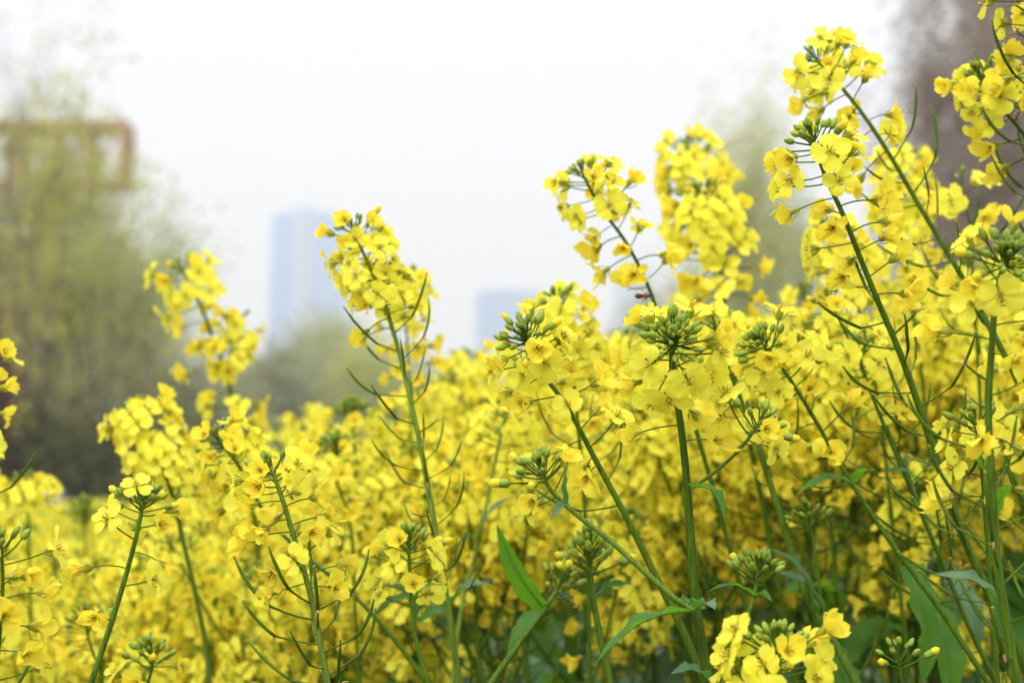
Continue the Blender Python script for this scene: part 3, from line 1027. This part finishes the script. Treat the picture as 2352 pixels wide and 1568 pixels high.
# still farther plants: one mesh each
FARM = []
for i in range(6):
    tip, parts = make_plant_parts(1200 + i, 1 if i < 3 else 2, 1.15, 5)
    mb = MB()
    for n, p_ in parts:
        mb.merge(p_, Matrix.Identity(4))
    FARM.append((tip, mb.mesh('rapeseed_plant')))
for i in range(75):
    px = -100 + 2550 * ((i * 0.61803) % 1.0)
    d = 3.9 + 3.6 * ((i * .7548) % 1.0)
    h = 1.10 + 0.02 * r.uniform(-1, 1) + max(0, min(1, (px - 500) / 900)) * 0.19
    tip, me = FARM[i % 6]
    o = put('rapeseed_plant', me)
    s = h / tip.z
    o.scale = (s, s, s)
    o.rotation_euler = (0, 0, r.uniform(-1, 1))
    o.location = (PZ(px, d, 0).x, d, 0.02)
    zn = zone_name(px)
    tag(o, f"{'strongly blurred' if d < 5.7 else 'faint tiny'} rapeseed plant in the far field {zn}", 'rapeseed plant', f"far rapeseed plants {zn}")
    NAMED.append((o, px))

# tell apart the neighbours that look alike by where they stand among them
byl = {}
for o, px in NAMED:
    byl.setdefault(o['label'], []).append((px, o))
ORD = {2: ['left one', 'right one'], 3: ['leftmost', 'middle one', 'rightmost'],
       4: ['leftmost', 'second from left', 'second from right', 'rightmost']}
for lab, lst in byl.items():
    lst.sort(key=lambda q: q[0])
    if len(lst) in ORD:
        for w_, (px, o) in zip(ORD[len(lst)], lst):
            o['label'] = lab + ', ' + w_

# the rest of the field as one mass
stuff = MB()
FT = []
for i in range(5):
    tip, parts = make_plant_parts(1500 + i, 2, 1.12, 6, 1.1)
    mb = MB()
    for n, p_ in parts:
        if True:
            mb.merge(p_, Matrix.Identity(4))
    v, f, mi = mb.arrays()
    keep = v[f].mean(axis=1)[:, 2] > 0.55                 # only what stands above the canopy shade
    mb.F, mb.Mi = [f[keep]], [mi[keep]]
    FT.append(mb)
for i in range(520):
    d = 4.6 + 15.5 * ((i * .7548) % 1.0) ** 1.15
    px = -250 + 2850 * ((i * 0.61803) % 1.0)
    x = PZ(px, d, 0).x
    s = (1.10 + r.uniform(-.04, .02) + max(0, min(1, (px - 500) / 900)) * 0.16) / 1.12
    m = Matrix.Translation((x, d, .02)) @ Matrix.Rotation(r.uniform(0, 6.28), 4, 'Z') @ Matrix.Scale(s, 4)
    stuff.merge(FT[i % 5], m)
so = stuff.build('rapeseed_field')
tag(so, 'unbroken mass of yellow rapeseed bloom running back to the trees', 'rapeseed field', kind='stuff')

# ------------------------------------------------------------------ trees
M['bark_grey'] = simple_mat('bark_grey', (0.17, 0.145, 0.115), (0.11, 0.09, 0.07), 4)
M['bark_limb'] = simple_mat('bark_limb', (0.15, 0.115, 0.08), (0.09, 0.07, 0.05), 4)
M['bark_dark'] = simple_mat('bark_dark', (0.07, 0.055, 0.04), (0.04, 0.032, 0.026), 4)
M['twig_brown'] = simple_mat('twig_brown', (0.26, 0.19, 0.165), (0.19, 0.135, 0.12), 4)


def leafmat(name, c1, c2, tr=0.35):
    M[name] = plant_mat(name, c1, c2, tr, None, 0.6, 1.2, 0.1, 0.2)


leafmat('fol_spring', (0.42, 0.42, 0.12), (0.32, 0.31, 0.10), 0.5)
leafmat('fol_yellowgreen', (0.60, 0.60, 0.12), (0.46, 0.47, 0.10), 0.55)
leafmat('fol_pale', (0.48, 0.50, 0.28), (0.38, 0.41, 0.22), 0.5)
leafmat('fol_dark', (0.045, 0.06, 0.022), (0.028, 0.042, 0.018))
leafmat('fol_olive', (0.24, 0.23, 0.08), (0.17, 0.165, 0.055), 0.4)
leafmat('fol_brown', (0.36, 0.27, 0.20), (0.27, 0.20, 0.15))
leafmat('fol_red', (0.22, 0.055, 0.04), (0.13, 0.04, 0.03))


def cards(centers, spread, n, size, key, r, flat=0.0):
    """many small leaf faces, each a bent quad pair with its own direction"""
    rs = np.random.RandomState(r.randrange(1 << 30))
    c = np.asarray(centers)[rs.randint(0, len(centers), n)]
    p = c + rs.normal(0, 1, (n, 3)) * spread
    a = rs.normal(0, 1, (n, 3))
    a /= np.linalg.norm(a, axis=1, keepdims=True)
    b = rs.normal(0, 1, (n, 3))
    b -= a * (a * b).sum(1, keepdims=True)
    b /= np.linalg.norm(b, axis=1, keepdims=True)
    sz = size * rs.uniform(.6, 1.35, (n, 1))
    v = np.stack([p - a * sz, p + b * sz * .45, p + a * sz, p - b * sz * .45], 1).reshape(-1, 3)
    v[:, 2] = np.maximum(v[:, 2], 0.05)
    f = np.arange(n * 4).reshape(n, 4)
    mb = MB()
    mb.add(v, f, key)
    return mb


def tree(label, px, d, H, r0, bark, fol, nleaf, lsize, seed, levels=5, spread=0.55, up=0.35, kids=3, stems=1, droop=0.0, splay=0.25,
         lspread=0.35, group='trees beyond the field', start=0.25, cat='tree', name='tree', leafmix=None, lmin=2, clump=1.0, rk=1.0, top=None, hw=None, zb=0.0):
    r = random.Random(seed)
    base = PZ(px, d, 0.0)
    root = empty(name, base)
    tag(root, label, cat, group)
    tr = MB()
    tips = []

    def grow(p, dirv, L, rad, lev):
        n = 4 if lev < 2 else 3
        pts, rr = [p], [rad]
        q, dd = p.copy(), dirv.copy()
        for i in range(n):
            wob = 0.13 if lev else 0.06
            dd = (dd + Vector((r.gauss(0, wob), r.gauss(0, wob), r.gauss(0, wob) + up * .12 - droop * .25 * lev / levels))).normalized()
            q = q + dd * (L / n)
            q.z = max(q.z, 0.2)
            pts.append(q.copy())
            rr.append(rad * (1 - 0.42 * (i + 1) / n))
        tr.tube(pts, rr, bark, 6 if lev < 2 else (4 if lev < 4 else 3), cap=False)
        if lev >= lmin:
            tips.extend([list(k) for k in pts[1:]])
        if lev >= levels:
            return
        nk = kids + (1 if r.random() < .4 else 0)
        for k in range(nk):
            t = start + (1 - start) * (k + 1) / nk if lev == 0 else 0.3 + 0.7 * (k + 1) / nk
            i = min(n, max(1, int(round(t * n))))
            an = r.uniform(0, 6.28)
            o1 = dd.cross(Vector((math.cos(an), math.sin(an), .3))).normalized()
            nd = (dd + o1 * r.uniform(spread * .6, spread * 1.3) + Vector((0, 0, up * .3))).normalized()
            grow(pts[i], nd, L * r.uniform(.55, .8), rr[i] * r.uniform(.55, .72) * rk, lev + 1)
    for k in range(stems):
        an = 6.28 * k / stems + r.uniform(-.5, .5)
        dv = Vector((math.cos(an) * splay, math.sin(an) * splay, 1)).normalized() if stems > 1 else Vector((r.uniform(-.06, .06), 0, 1)).normalized()
        grow(Vector((dv.x * .1, dv.y * .1, -0.05)), dv, H * 0.42, r0 * (1 if stems == 1 else .75), 0)
    A_ = np.array(tips)
    Ht = hpx(top, d) if top is not None else H
    fz = Ht / np.percentile(A_[:, 2], 99.3)
    fx = fz if hw is None else hw * KX * d / np.percentile(np.abs(A_[:, 0]), 95)
    v_, f_, m_ = tr.arrays()
    sc_ = np.array([fx, fx, fz])
    tr.V = [v_ * sc_]
    tips = (A_ * sc_).tolist()
    tr.build('trunk', root)
    if clump < 1:
        tips = r.sample(tips, max(8, int(len(tips) * clump)))
    if nleaf:
        mx = leafmix or [(fol, 1.0)]
        cr = MB()
        for key, fr in mx:
            cr.merge(cards(tips, lspread, int(nleaf * fr), lsize, key, r), Matrix.Identity(4))
        cr.build('crown', root, smooth=False)
    return root


def hpx(py, d):
    return CAM_Z + math.tan(PITCH + math.atan((784 - py) * KX)) * d


# left group, roughly 20-30 m away
G, Y, PL, O, DK, BR = 'fol_spring', 'fol_yellowgreen', 'fol_pale', 'fol_olive', 'fol_dark', 'fol_brown'
tree('bare-branched tree at far left with thin grey twigs reaching the top of the picture', 30, 21, 7.6, .13, 'bark_limb', G, 1300, .045, 1, levels=5, spread=.75, up=.3, kids=2, stems=4, splay=.35,
     leafmix=[(G, .5), (Y, .5)], top=-60, hw=185, lspread=.14, clump=.06, rk=1.2)
tree('multi-stemmed spring tree at left with dark stems behind the round blurred flower head', 160, 24, 6.6, .15, 'bark_limb', G, 4600, .055, 2, levels=4, spread=.6, up=.45, kids=2, stems=5, splay=.35,
     leafmix=[(G, .4), (Y, .6)], top=240, hw=130, lspread=.2, clump=.16, rk=1.2)
tree('slender tree at left leaning right towards the lone blurred flower head', 290, 23, 5.9, .13, 'bark_limb', PL, 3200, .05, 3, levels=4, spread=.6, up=.5, kids=2, stems=4, splay=.42,
     leafmix=[(PL, .6), (Y, .4)], top=390, hw=120, lspread=.18, clump=.2, rk=1.2)
tree('fresh yellow-green tree in front of the brown framed building at far left', 70, 29, 5.6, .11, 'bark_grey', Y, 6000, .065, 4, levels=3, spread=.7, up=.3, kids=4, stems=3, lspread=.32,
     leafmix=[(Y, .65), (O, .35)], top=225, hw=165, clump=.3)
tree('broad pale hazy tree closing the gap at the foot of the left trees', 180, 44, 5, .1, 'bark_grey', PL, 9000, .09, 7, levels=4, spread=.6, up=.3, kids=3, stems=3, lspread=.5,
     leafmix=[(PL, .6), (Y, .2), (O, .2)], top=640, hw=190, clump=.4)
tree('pale sparse tree standing behind the leaning one, just left of the lone blurred flower head', 350, 36, 5.2, .09, 'bark_grey', PL, 4200, .07, 5, levels=5, spread=.5, up=.4, kids=3, stems=2, lspread=.4,
     leafmix=[(PL, .7), (Y, .3)], top=540, hw=115, clump=.15)
tree('red-leaved small tree at the left edge above the field', -25, 20, 2.75, .06, 'bark_dark', 'fol_red', 5000, .035, 6, levels=4, spread=.6, kids=3, stems=2, lspread=.15, top=720, hw=75)
for i, (px, d, top, hw_, mixk, lab) in enumerate([
        (0, 20.8, 960, 90, 0, 'dark evergreen shrub at the far left corner behind the field'),
        (110, 22.5, 950, 80, 1, 'dark olive shrub under the multi-stemmed tree at left'),
        (215, 21.5, 980, 70, 0, 'dark shrub directly behind the round blurred flower head'),
        (320, 23.5, 960, 80, 1, 'olive shrub under the leaning tree'),
        (420, 27, 800, 70, 2, 'muted olive shrub behind the lone blurred flower stem'),
        (520, 31, 850, 70, 2, 'greyish olive shrub right of the lone blurred flower stem')]):
    tree(lab, px, d, 2, .05, 'bark_dark', DK, 6500, .06, 30 + i, levels=3, spread=.8, up=.15, kids=4, stems=6, splay=.6, lspread=.3,
         name='shrub', cat='shrub', group='shrubs along the field edge', lmin=0, top=top, hw=hw_,
         leafmix=[[(DK, .45), (O, .55)], [(DK, .15), (O, .6), (G, .25)], [(O, .4), (PL, .6)]][mixk])
# middle distance
for i, (px, d, top, hw_, c, lab) in enumerate([
        (600, 70, 835, 75, O, 'hazy olive tree in the distance left of the tall blue tower'),
        (690, 82, 775, 55, PL, 'hazy pale tree crown standing before the foot of the tall blue tower'),
        (765, 76, 755, 60, PL, 'rounded pale green tree right of the tall blue tower base'),
        (860, 70, 800, 65, Y, 'yellowish spring tree behind the pod-lined stem'),
        (960, 88, 870, 60, PL, 'hazy tree low between the two blue towers'),
        (1090, 95, 905, 70, O, 'low hazy tree under the second, flat blue tower'),
        (1280, 90, 880, 80, PL, 'low hazy tree behind the domed centre head'),
        (1500, 85, 690, 70, PL, 'pale tree showing in the gap above the bee'),
        (1620, 80, 640, 70, PL, 'pale tree behind the stalks of the two stacked heads')]):
    tree(lab, px, d, 9, .22, 'bark_grey', c, 9000, .15, 60 + i, levels=4, spread=.6, up=.25, kids=4, lspread=.6, start=.3, group='hazy trees in the distance',
         leafmix=[(c, .75), (PL, .25)], top=top, hw=hw_)
# right: willow and brown tree
tree('pale yellow-green willow rising behind the two stacked flower heads at right', 1750, 46, 14.6, .2, 'bark_grey', Y, 7000, .09, 81, levels=5, spread=.5, up=.25, kids=4, lspread=.4, droop=.5, start=.25,
     leafmix=[(Y, .75), (PL, .25)], top=185, hw=95, clump=.3)
tree('smaller grey-green willow behind the sharp large flowers at right', 1880, 52, 11.5, .18, 'bark_grey', PL, 4500, .09, 82, levels=5, spread=.5, up=.25, kids=4, lspread=.4, droop=.5, start=.2,
     leafmix=[(PL, .8), (O, .2)], top=400, hw=105, clump=.3)
tree('tall brown leafless conifer at upper right running out of the picture', 2225, 30, 12.5, .2, 'twig_brown', BR, 12000, .06, 83, levels=4, spread=.95, up=.1, kids=5, lspread=.24, start=.1, lmin=1, top=-330, hw=200, clump=.18, rk=1.12)
tree('second brown tree filling the right edge behind the nearest plants', 2420, 28, 11.0, .2, 'twig_brown', BR, 9000, .06, 84, levels=4, spread=.9, up=.1, kids=5, lspread=.3, start=.12, lmin=1, top=-250, hw=190, clump=.25, rk=1.1)
tree('dense low brown tree behind the two lone blooms at right', 2270, 33, 7.2, .14, 'twig_brown', BR, 22000, .07, 85, levels=4, spread=.7, up=.1, kids=4, stems=3, lspread=.4, lmin=0, top=330, hw=130)
tree('dark greenish shrub at right beneath the brown trees', 2300, 27, 5.0, .08, 'bark_dark', O, 16000, .07, 86, levels=3, spread=.8, up=.15, kids=4, stems=6, splay=.5, lspread=.35, name='shrub', cat='shrub', lmin=0,
     group='shrubs along the field edge', leafmix=[(BR, .7), (O, .3)], top=600, hw=230)

# ------------------------------------------------------------------ building with a rust-brown frame, far left
M['rust'] = simple_mat('rust_brown_paint', (0.40, 0.24, 0.12), (0.36, 0.17, 0.10), 2)
M['wallpale'] = simple_mat('pale_render', (0.62, 0.60, 0.56), (0.55, 0.53, 0.50), 1.5)
M['panel'] = simple_mat('olive_panel', (0.33, 0.38, 0.07), (0.36, 0.29, 0.08), 0.5)
M['glass'] = simple_mat('window_glass', (0.10, 0.12, 0.14), (0.08, 0.10, 0.11), 1, 0.15)
D = 62.0
bl = empty('building', PZ(150, D, 0))
tag(bl, 'pale building with rust-brown framed top and olive panelled floor, behind the left trees', 'building')
bx0 = (-60 - 150) * KX * D
bx1 = (272 - 150) * KX * D
z1, z2, z3, z4 = hpx(692, D), hpx(548, D), hpx(400, D), hpx(278, D)
b = MB(); b.box((bx0, 0, 0), (bx1 - 1.2, 1.2, z3 - .501), 'wallpale'); b.build('wall', bl, False)
b = MB(); b.box((bx0 - .1, -.35, z1), (bx1, 1.3, z2), 'panel'); b.build('panel_band', bl, False)
n = 4
for i in range(n + 1):
    x = bx0 + (bx1 - bx0) * i / n
    for ya, yb in ((-.3, -.05), (.9, 1.15)):
        b = MB()
        b.box((x - .14, ya, z3 - .21), (x + .14, yb, z4 - .301), 'rust')
        b.build('column', bl, False)
for i in range(n):
    xa_, xb_ = bx0 + (bx1 - bx0) * i / n + .15, bx0 + (bx1 - bx0) * (i + 1) / n - .15
    b = MB()
    b.tube([(xa_, -.15, z3 - .15), (xb_, -.15, z4 - .35)], [.07, .07], 'rust', 4)
    b.build('brace', bl, False)
b = MB()
b.box((bx0 - .2, -.32, z4 - .3), (bx1 + .1, 1.3, z4 + .0), 'rust')
b.box((bx0 - .2, -.34, z3 - .5), (bx1 + .1, 1.25, z3 - .2), 'rust')
b.build('roof_frame', bl, False)
for fl, (za, zb) in enumerate([(z2 + .5, z3 - 1.0), (1.0, 2.8), (4.2, z1 - .8)]):
    for i in range(5):
        x = bx0 + .5 + i * (bx1 - 1.2 - bx0 - .6) / 5
        wn = MB(); wn.box((x, -.04, za), (x + 1.0, .05, zb), 'glass'); wn.build('window', bl, False)

# ------------------------------------------------------------------ towers in the haze
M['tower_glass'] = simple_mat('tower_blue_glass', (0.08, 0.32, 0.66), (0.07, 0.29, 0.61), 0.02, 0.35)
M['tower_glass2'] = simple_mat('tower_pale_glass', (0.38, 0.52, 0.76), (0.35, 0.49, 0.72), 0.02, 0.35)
M['tower_fin'] = simple_mat('tower_fin_metal', (0.45, 0.52, 0.60), (0.40, 0.47, 0.55), 0.05, 0.4)
DT = 780.0


def mpx(px):
    return px * KX * DT * 1.012


def prism(mb, outline_b, outline_t, key):
    """walls and cap between two same-length outlines"""
    n_ = len(outline_b)
    V = list(outline_b) + list(outline_t)
    F = [(i, (i + 1) % n_, n_ + (i + 1) % n_, n_ + i) for i in range(n_)]
    if n_ == 4:
        F.append((4, 5, 6, 7))
    mb.add(V, F, key)


t1 = empty('skyscraper', PZ(700, DT, 0))
tag(t1, 'tall pale blue glass tower with a stepped crown, left of the pod-lined stem', 'skyscraper', None)


def tower_block(root, name, xa_b, xb_b, xa_t, xb_t, ztop_a, ztop_b, y0, y1, key, cx=700):
    mb = MB()
    A_ = [mpx(xa_b - cx), mpx(xb_b - cx), mpx(xa_t - cx), mpx(xb_t - cx)]
    lo = [(A_[0], y0, 0), (A_[1], y0, 0), (A_[1], y1, 0), (A_[0], y1, 0)]
    hi = [(A_[2], y0 + 1, ztop_a), (A_[3], y0 + 1, ztop_b), (A_[3], y1 - 1, ztop_b), (A_[2], y1 - 1, ztop_a)]
    prism(mb, lo, hi, key)
    return mb.build(name, root, False)


tower_block(t1, 'left_face_block', 600, 668, 621, 671, hpx(494, DT), hpx(481, DT), 0, 34, 'tower_glass')
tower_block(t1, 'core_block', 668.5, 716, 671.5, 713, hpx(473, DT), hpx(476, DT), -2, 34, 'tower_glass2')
tower_block(t1, 'right_face_block', 716.5, 797, 713.5, 778, hpx(487, DT), hpx(490, DT), -1, 34, 'tower_glass')
mb = MB()
for x in (689, 697):
    mb.box((mpx(x - 700), -3.2, 0), (mpx(x - 700) + .8, -1.2, hpx(476, DT)), 'tower_fin')
mb.build('fin_pair', t1, False)
for k in range(1, 34):
    z = hpx(476, DT) * k / 34.0
    if z > 30 and k % 2 == 0:
        mb = MB(); mb.box((mpx(672 - 700), -2.35, z), (mpx(712 - 700), -1.9, z + .5), 'tower_fin'); mb.build('floor_band', t1, False)

t2 = empty('skyscraper', PZ(1165, DT, 0))
tag(t2, 'broad pale blue glass tower with a gently arched roof, low in the centre', 'skyscraper', None)
mb = MB()
nn = 12
lo, hi = [], []
rows = []
for j, y in enumerate((0, 30)):
    pass
front = []
for i in range(nn + 1):
    x = 1094 + (1245 - 1094) * i / nn
    z = hpx(672 - 7 * math.sin(math.pi * (i / nn) ** .8), DT)
    front.append((mpx(x - 1165), z))
grid_ = [[(x, 0, 0) for x, z in front], [(x, 0, z) for x, z in front], [(x, 30, z) for x, z in front], [(x, 30, 0) for x, z in front]]
mb.grid(grid_, 'tower_glass')
for xx in (front[0], front[-1]):
    mb.add([(xx[0], 0, 0), (xx[0], 30, 0), (xx[0], 30, xx[1]), (xx[0], 0, xx[1])], [(0, 1, 2, 3)], 'tower_glass')
mb.build('tower_body', t2, False)
for k in range(5):
    x = mpx(1094 + 25 * k + 22 - 1165)
    mb = MB(); mb.box((x, -.6, 0), (x + .7, -.02, hpx(672, DT) - 2), 'tower_fin'); mb.build('fin', t2, False)

DT3 = 900.0
t3 = empty('skyscraper', PZ(1455, DT3, 0))
tag(t3, 'faint pale tower low in the gap above the bee', 'skyscraper', None)
mb = MB()
xa, xb = -42 * KX * DT3, 40 * KX * DT3
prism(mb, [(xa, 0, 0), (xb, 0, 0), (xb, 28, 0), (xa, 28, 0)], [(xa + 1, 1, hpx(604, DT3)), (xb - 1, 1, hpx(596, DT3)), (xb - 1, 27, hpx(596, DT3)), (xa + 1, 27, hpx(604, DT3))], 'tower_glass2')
mb.build('tower_body', t3, False)
mb = MB(); mb.box((xa + 6, 6, hpx(606, DT3)), (xb - 8, 20, hpx(588, DT3)), 'tower_fin'); mb.build('roof_plant', t3, False)

# ------------------------------------------------------------------ the bee
M['bee_brown'] = simple_mat('bee_brown', (0.10, 0.04, 0.015), (0.03, 0.015, 0.01), 700, 0.6)
M['bee_fuzz'] = simple_mat('bee_fuzz', (0.22, 0.11, 0.035), (0.10, 0.05, 0.02), 900, 0.9)
M['bee_dark'] = simple_mat('bee_dark', (0.02, 0.015, 0.012), (0.035, 0.02, 0.012), 500, 0.4)
mw, t_, b_ = new_mat('bee_wing')
b_.inputs['Base Color'].default_value = (0.75, 0.68, 0.55, 1)
b_.inputs['Alpha'].default_value = 0.35
b_.inputs['Roughness'].default_value = 0.3
M['bee_wing'] = mw
bd = 0.90
bp = P(1478, 679, bd)
u = px2m(1, bd)
bee = empty('honeybee', bp)
tag(bee, 'small brown honeybee hovering level just above the domed centre head', 'bee')
mb = MB()
ts = np.linspace(0, 1, 15)
pts, rad = [], []
for t in ts:
    x = (-20 + 38 * t) * u
    pts.append(Vector((x, 0, (-1.2 + 1.5 * math.sin(t * 2.2)) * u)))
    if t < .5:
        rr = 5.0 * math.sin(math.pi * min(1, (t / .5) * .88 + .06)) ** .7 * (1 + .05 * (int(t * 28) % 2))
    elif t < .82:
        rr = 2.4 + 3.2 * math.sin(math.pi * (t - .5) / .34)
    else:
        rr = 1.6 + 2.2 * math.sin(math.pi * min(1, (t - .82) / .19))
    rad.append(rr * 1.3 * u)
mb.tube(pts[:8], rad[:8], 'bee_brown', 10)
mb.tube(pts[7:13], rad[7:13], 'bee_fuzz', 10)
mb.tube(pts[12:], rad[12:], 'bee_dark', 10)
mb.build('body', bee)
for sy in (-1, 1):
    for (x0, L_, ang) in ((4, 20, .5), (0, 14, 1.0)):
        mb = MB()
        rows = []
        for i in range(6):
            t = i / 5
            c = Vector((x0 - math.sin(ang) * L_ * t, sy * (2.5 + L_ * .75 * t), 4 + 9 * t)) * u
            hw = 3.2 * math.sin(math.pi * (0.12 + .8 * t)) * u
            rows.append([c + Vector((-hw, 0, 0)), c + Vector((0, 0, .3 * u)), c + Vector((hw, 0, 0))])
        mb.grid(rows, 'bee_wing')
        mb.build('wing', bee)
    for k in range(3):
        mb = MB()
        x = (1 + 4.5 * k) * u
        mb.tube([(x, sy * 3 * u, -2 * u), (x - 2 * u, sy * 6 * u, -5 * u), (x - 5 * u, sy * 5 * u, -13 * u)], [.7 * u, .7 * u, .45 * u], 'bee_dark', 5)
        mb.build('leg', bee)
    mb = MB(); mb.tube([(17 * u, sy * 1.2 * u, 2 * u), (22 * u, sy * 2 * u, 4 * u), (25 * u, sy * 3 * u, 1 * u)], [.4 * u] * 3, 'bee_dark', 4); mb.build('antenna', bee)

# ------------------------------------------------------------------ person crouching at the far side of the field
M['skin'] = simple_mat('skin', (0.50, 0.32, 0.24), (0.46, 0.29, 0.21), 8, .6)
M['jacket'] = simple_mat('mauve_jacket', (0.30, 0.22, 0.33), (0.25, 0.18, 0.28), 6, .8)
M['trousers'] = simple_mat('dark_trousers', (0.04, 0.045, 0.06), (0.03, 0.035, 0.05), 6, .8)
M['cap'] = simple_mat('pale_blue_cap', (0.22, 0.34, 0.60), (0.20, 0.26, 0.52), 6, .7)
pd = 14.0
px_ = (121 - 1176) * KX * pd
person = empty('person', (px_, pd, -0.03))
tag(person, 'person in pale blue cap and mauve jacket, mostly hidden behind flowers at far left', 'person')


def skin_body(name, chains, mat, parent, sub=2):
    V, E, Rd = [], [], []
    idx = {}
    for ch in chains:
        prev = None
        for (co, rad_) in ch:
            k = tuple(round(c, 4) for c in co)
            if k not in idx:
                idx[k] = len(V)
                V.append(co)
                Rd.append(rad_)
            if prev is not None:
                E.append((prev, idx[k]))
            prev = idx[k]
    me = bpy.data.meshes.new(name)
    bm = bmesh.new()
    lay = bm.verts.layers.skin.verify()
    bv = [bm.verts.new(c) for c in V]
    for e in E:
        bm.edges.new((bv[e[0]], bv[e[1]]))
    for i, rr in enumerate(Rd):
        bv[i][lay].radius = (rr, rr)
        bv[i][lay].use_root = (i == 0)
    bm.to_mesh(me)
    bm.free()
    o = put(name, me, parent)
    sk = o.modifiers.new('skin', 'SKIN')
    sk.use_smooth_shade = True
    ss = o.modifiers.new('sub', 'SUBSURF')
    ss.levels = ss.render_levels = sub
    me.materials.append(M[mat])
    return o


pel = (0, 0, .62)
body = skin_body('body', [
    [(pel, .13), ((0, 0, .78), .12), ((0, -.01, .93), .14), ((0, 0, 1.01), .06), ((0, -.01, 1.07), .055), ((0, -.02, 1.14), .085), ((0, -.02, 1.20), .08)],
    [((0, -.01, .93), .14), ((.15, 0, .95), .055), ((.22, -.03, .80), .045), ((.20, -.16, .68), .036), ((.18, -.24, .70), .028)],
    [((0, -.01, .93), .14), ((-.15, 0, .95), .055), ((-.22, -.03, .80), .045), ((-.20, -.16, .68), .036), ((-.18, -.24, .70), .028)],
    [(pel, .13), ((.09, 0, .58), .09), ((.10, -.04, .33), .062), ((.10, .0, .07), .042), ((.10, -.10, .04), .035)],
    [(pel, .13), ((-.09, 0, .58), .09), ((-.10, -.04, .33), .062), ((-.10, .0, .07), .042), ((-.10, -.10, .04), .035)]], 'skin', person)
skin_body('jacket', [
    [((0, 0, .60), .155), ((0, 0, .78), .145), ((0, -.01, .93), .16), ((0, 0, 1.0), .075)],
    [((0, -.01, .93), .16), ((.155, 0, .95), .07), ((.222, -.03, .80), .06), ((.202, -.15, .69), .048)],
    [((0, -.01, .93), .16), ((-.155, 0, .95), .07), ((-.222, -.03, .80), .06), ((-.202, -.15, .69), .048)]], 'jacket', person)
skin_body('trousers', [
    [((0, 0, .60), .14), ((.09, 0, .56), .1), ((.10, -.04, .33), .075), ((.10, 0, .10), .06)],
    [((0, 0, .60), .14), ((-.09, 0, .56), .1), ((-.10, -.04, .33), .075), ((-.10, 0, .10), .06)]], 'trousers', person)
mb = MB()
for i, hx in enumerate((.19, -.19)):
    for k in range(5):
        a = Vector((hx + (-.02 + .011 * k), -.25, .70))
        if k == 4:
            a = Vector((hx - .03 * (1 if hx > 0 else -1), -.235, .70))
        mb.tube([a, a + Vector((0, -.03, -.008)), a + Vector((0, -.05 + .004 * abs(k - 1.5), -.028))], [.0065, .006, .005], 'skin', 6)
mb.tube([(0, -.10, 1.165), (0, -.125, 1.14), (0, -.105, 1.135)], [.008, .012, .01], 'skin', 6)
for sx in (-1, 1):
    mb.tube([(sx * .085, -.02, 1.18), (sx * .098, -.015, 1.15), (sx * .085, -.02, 1.125)], [.012, .016, .01], 'skin', 6)
mb.build('fingers_and_face', person)
mb = MB()
for sx in (-1, 1):
    mb.tube([(sx * .03, -.098, 1.17), (sx * .03, -.104, 1.17)], [.009, .006], 'bee_dark', 8)
mb.build('eyes', person)
mb = MB()
mb.tube([(-.022, -.103, 1.108), (0, -.108, 1.105), (.022, -.103, 1.108)], [.003, .005, .003], 'jacket', 6)
mb.build('mouth', person)
mb = MB()
mb.tube([(0, -.01, 1.17), (0, -.01, 1.20), (0, -.01, 1.25), (0, -.01, 1.285), (0, -.01, 1.30)], [.103, .105, .09, .055, .012], 'cap', 16)
mb.grid([[((.08) * math.sin(a), -.10 - .07 * math.cos(a) * t, 1.195 - .01 * t) for a in np.linspace(-1.3, 1.3, 7)] for t in (0, .5, 1)], 'cap')
mb.build('cap', person)

# ------------------------------------------------------------------ haze
HZ = new_mat('haze_air')
m, t, b = HZ
t.nodes.remove(b)
pv = t.nodes.new("ShaderNodeVolumePrincipled")
pv.inputs["Color"].default_value = (1.0, 0.995, 0.985, 1)
pv.inputs["Density"].default_value = HAZE_DENSITY
pv.inputs["Anisotropy"].default_value = 0.0
t.links.new(pv.outputs[0], t.nodes["Material Output"].inputs["Volume"])
M['haze'] = m
if HAZE_DENSITY > 0:
    hz = MB()
    hz.box((-520, -40, -1.2), (520, 960, 170), 'haze')
    ho = hz.build('haze', smooth=False)
    tag(ho, 'pale spring haze between the field and the towers', 'haze', kind='stuff')
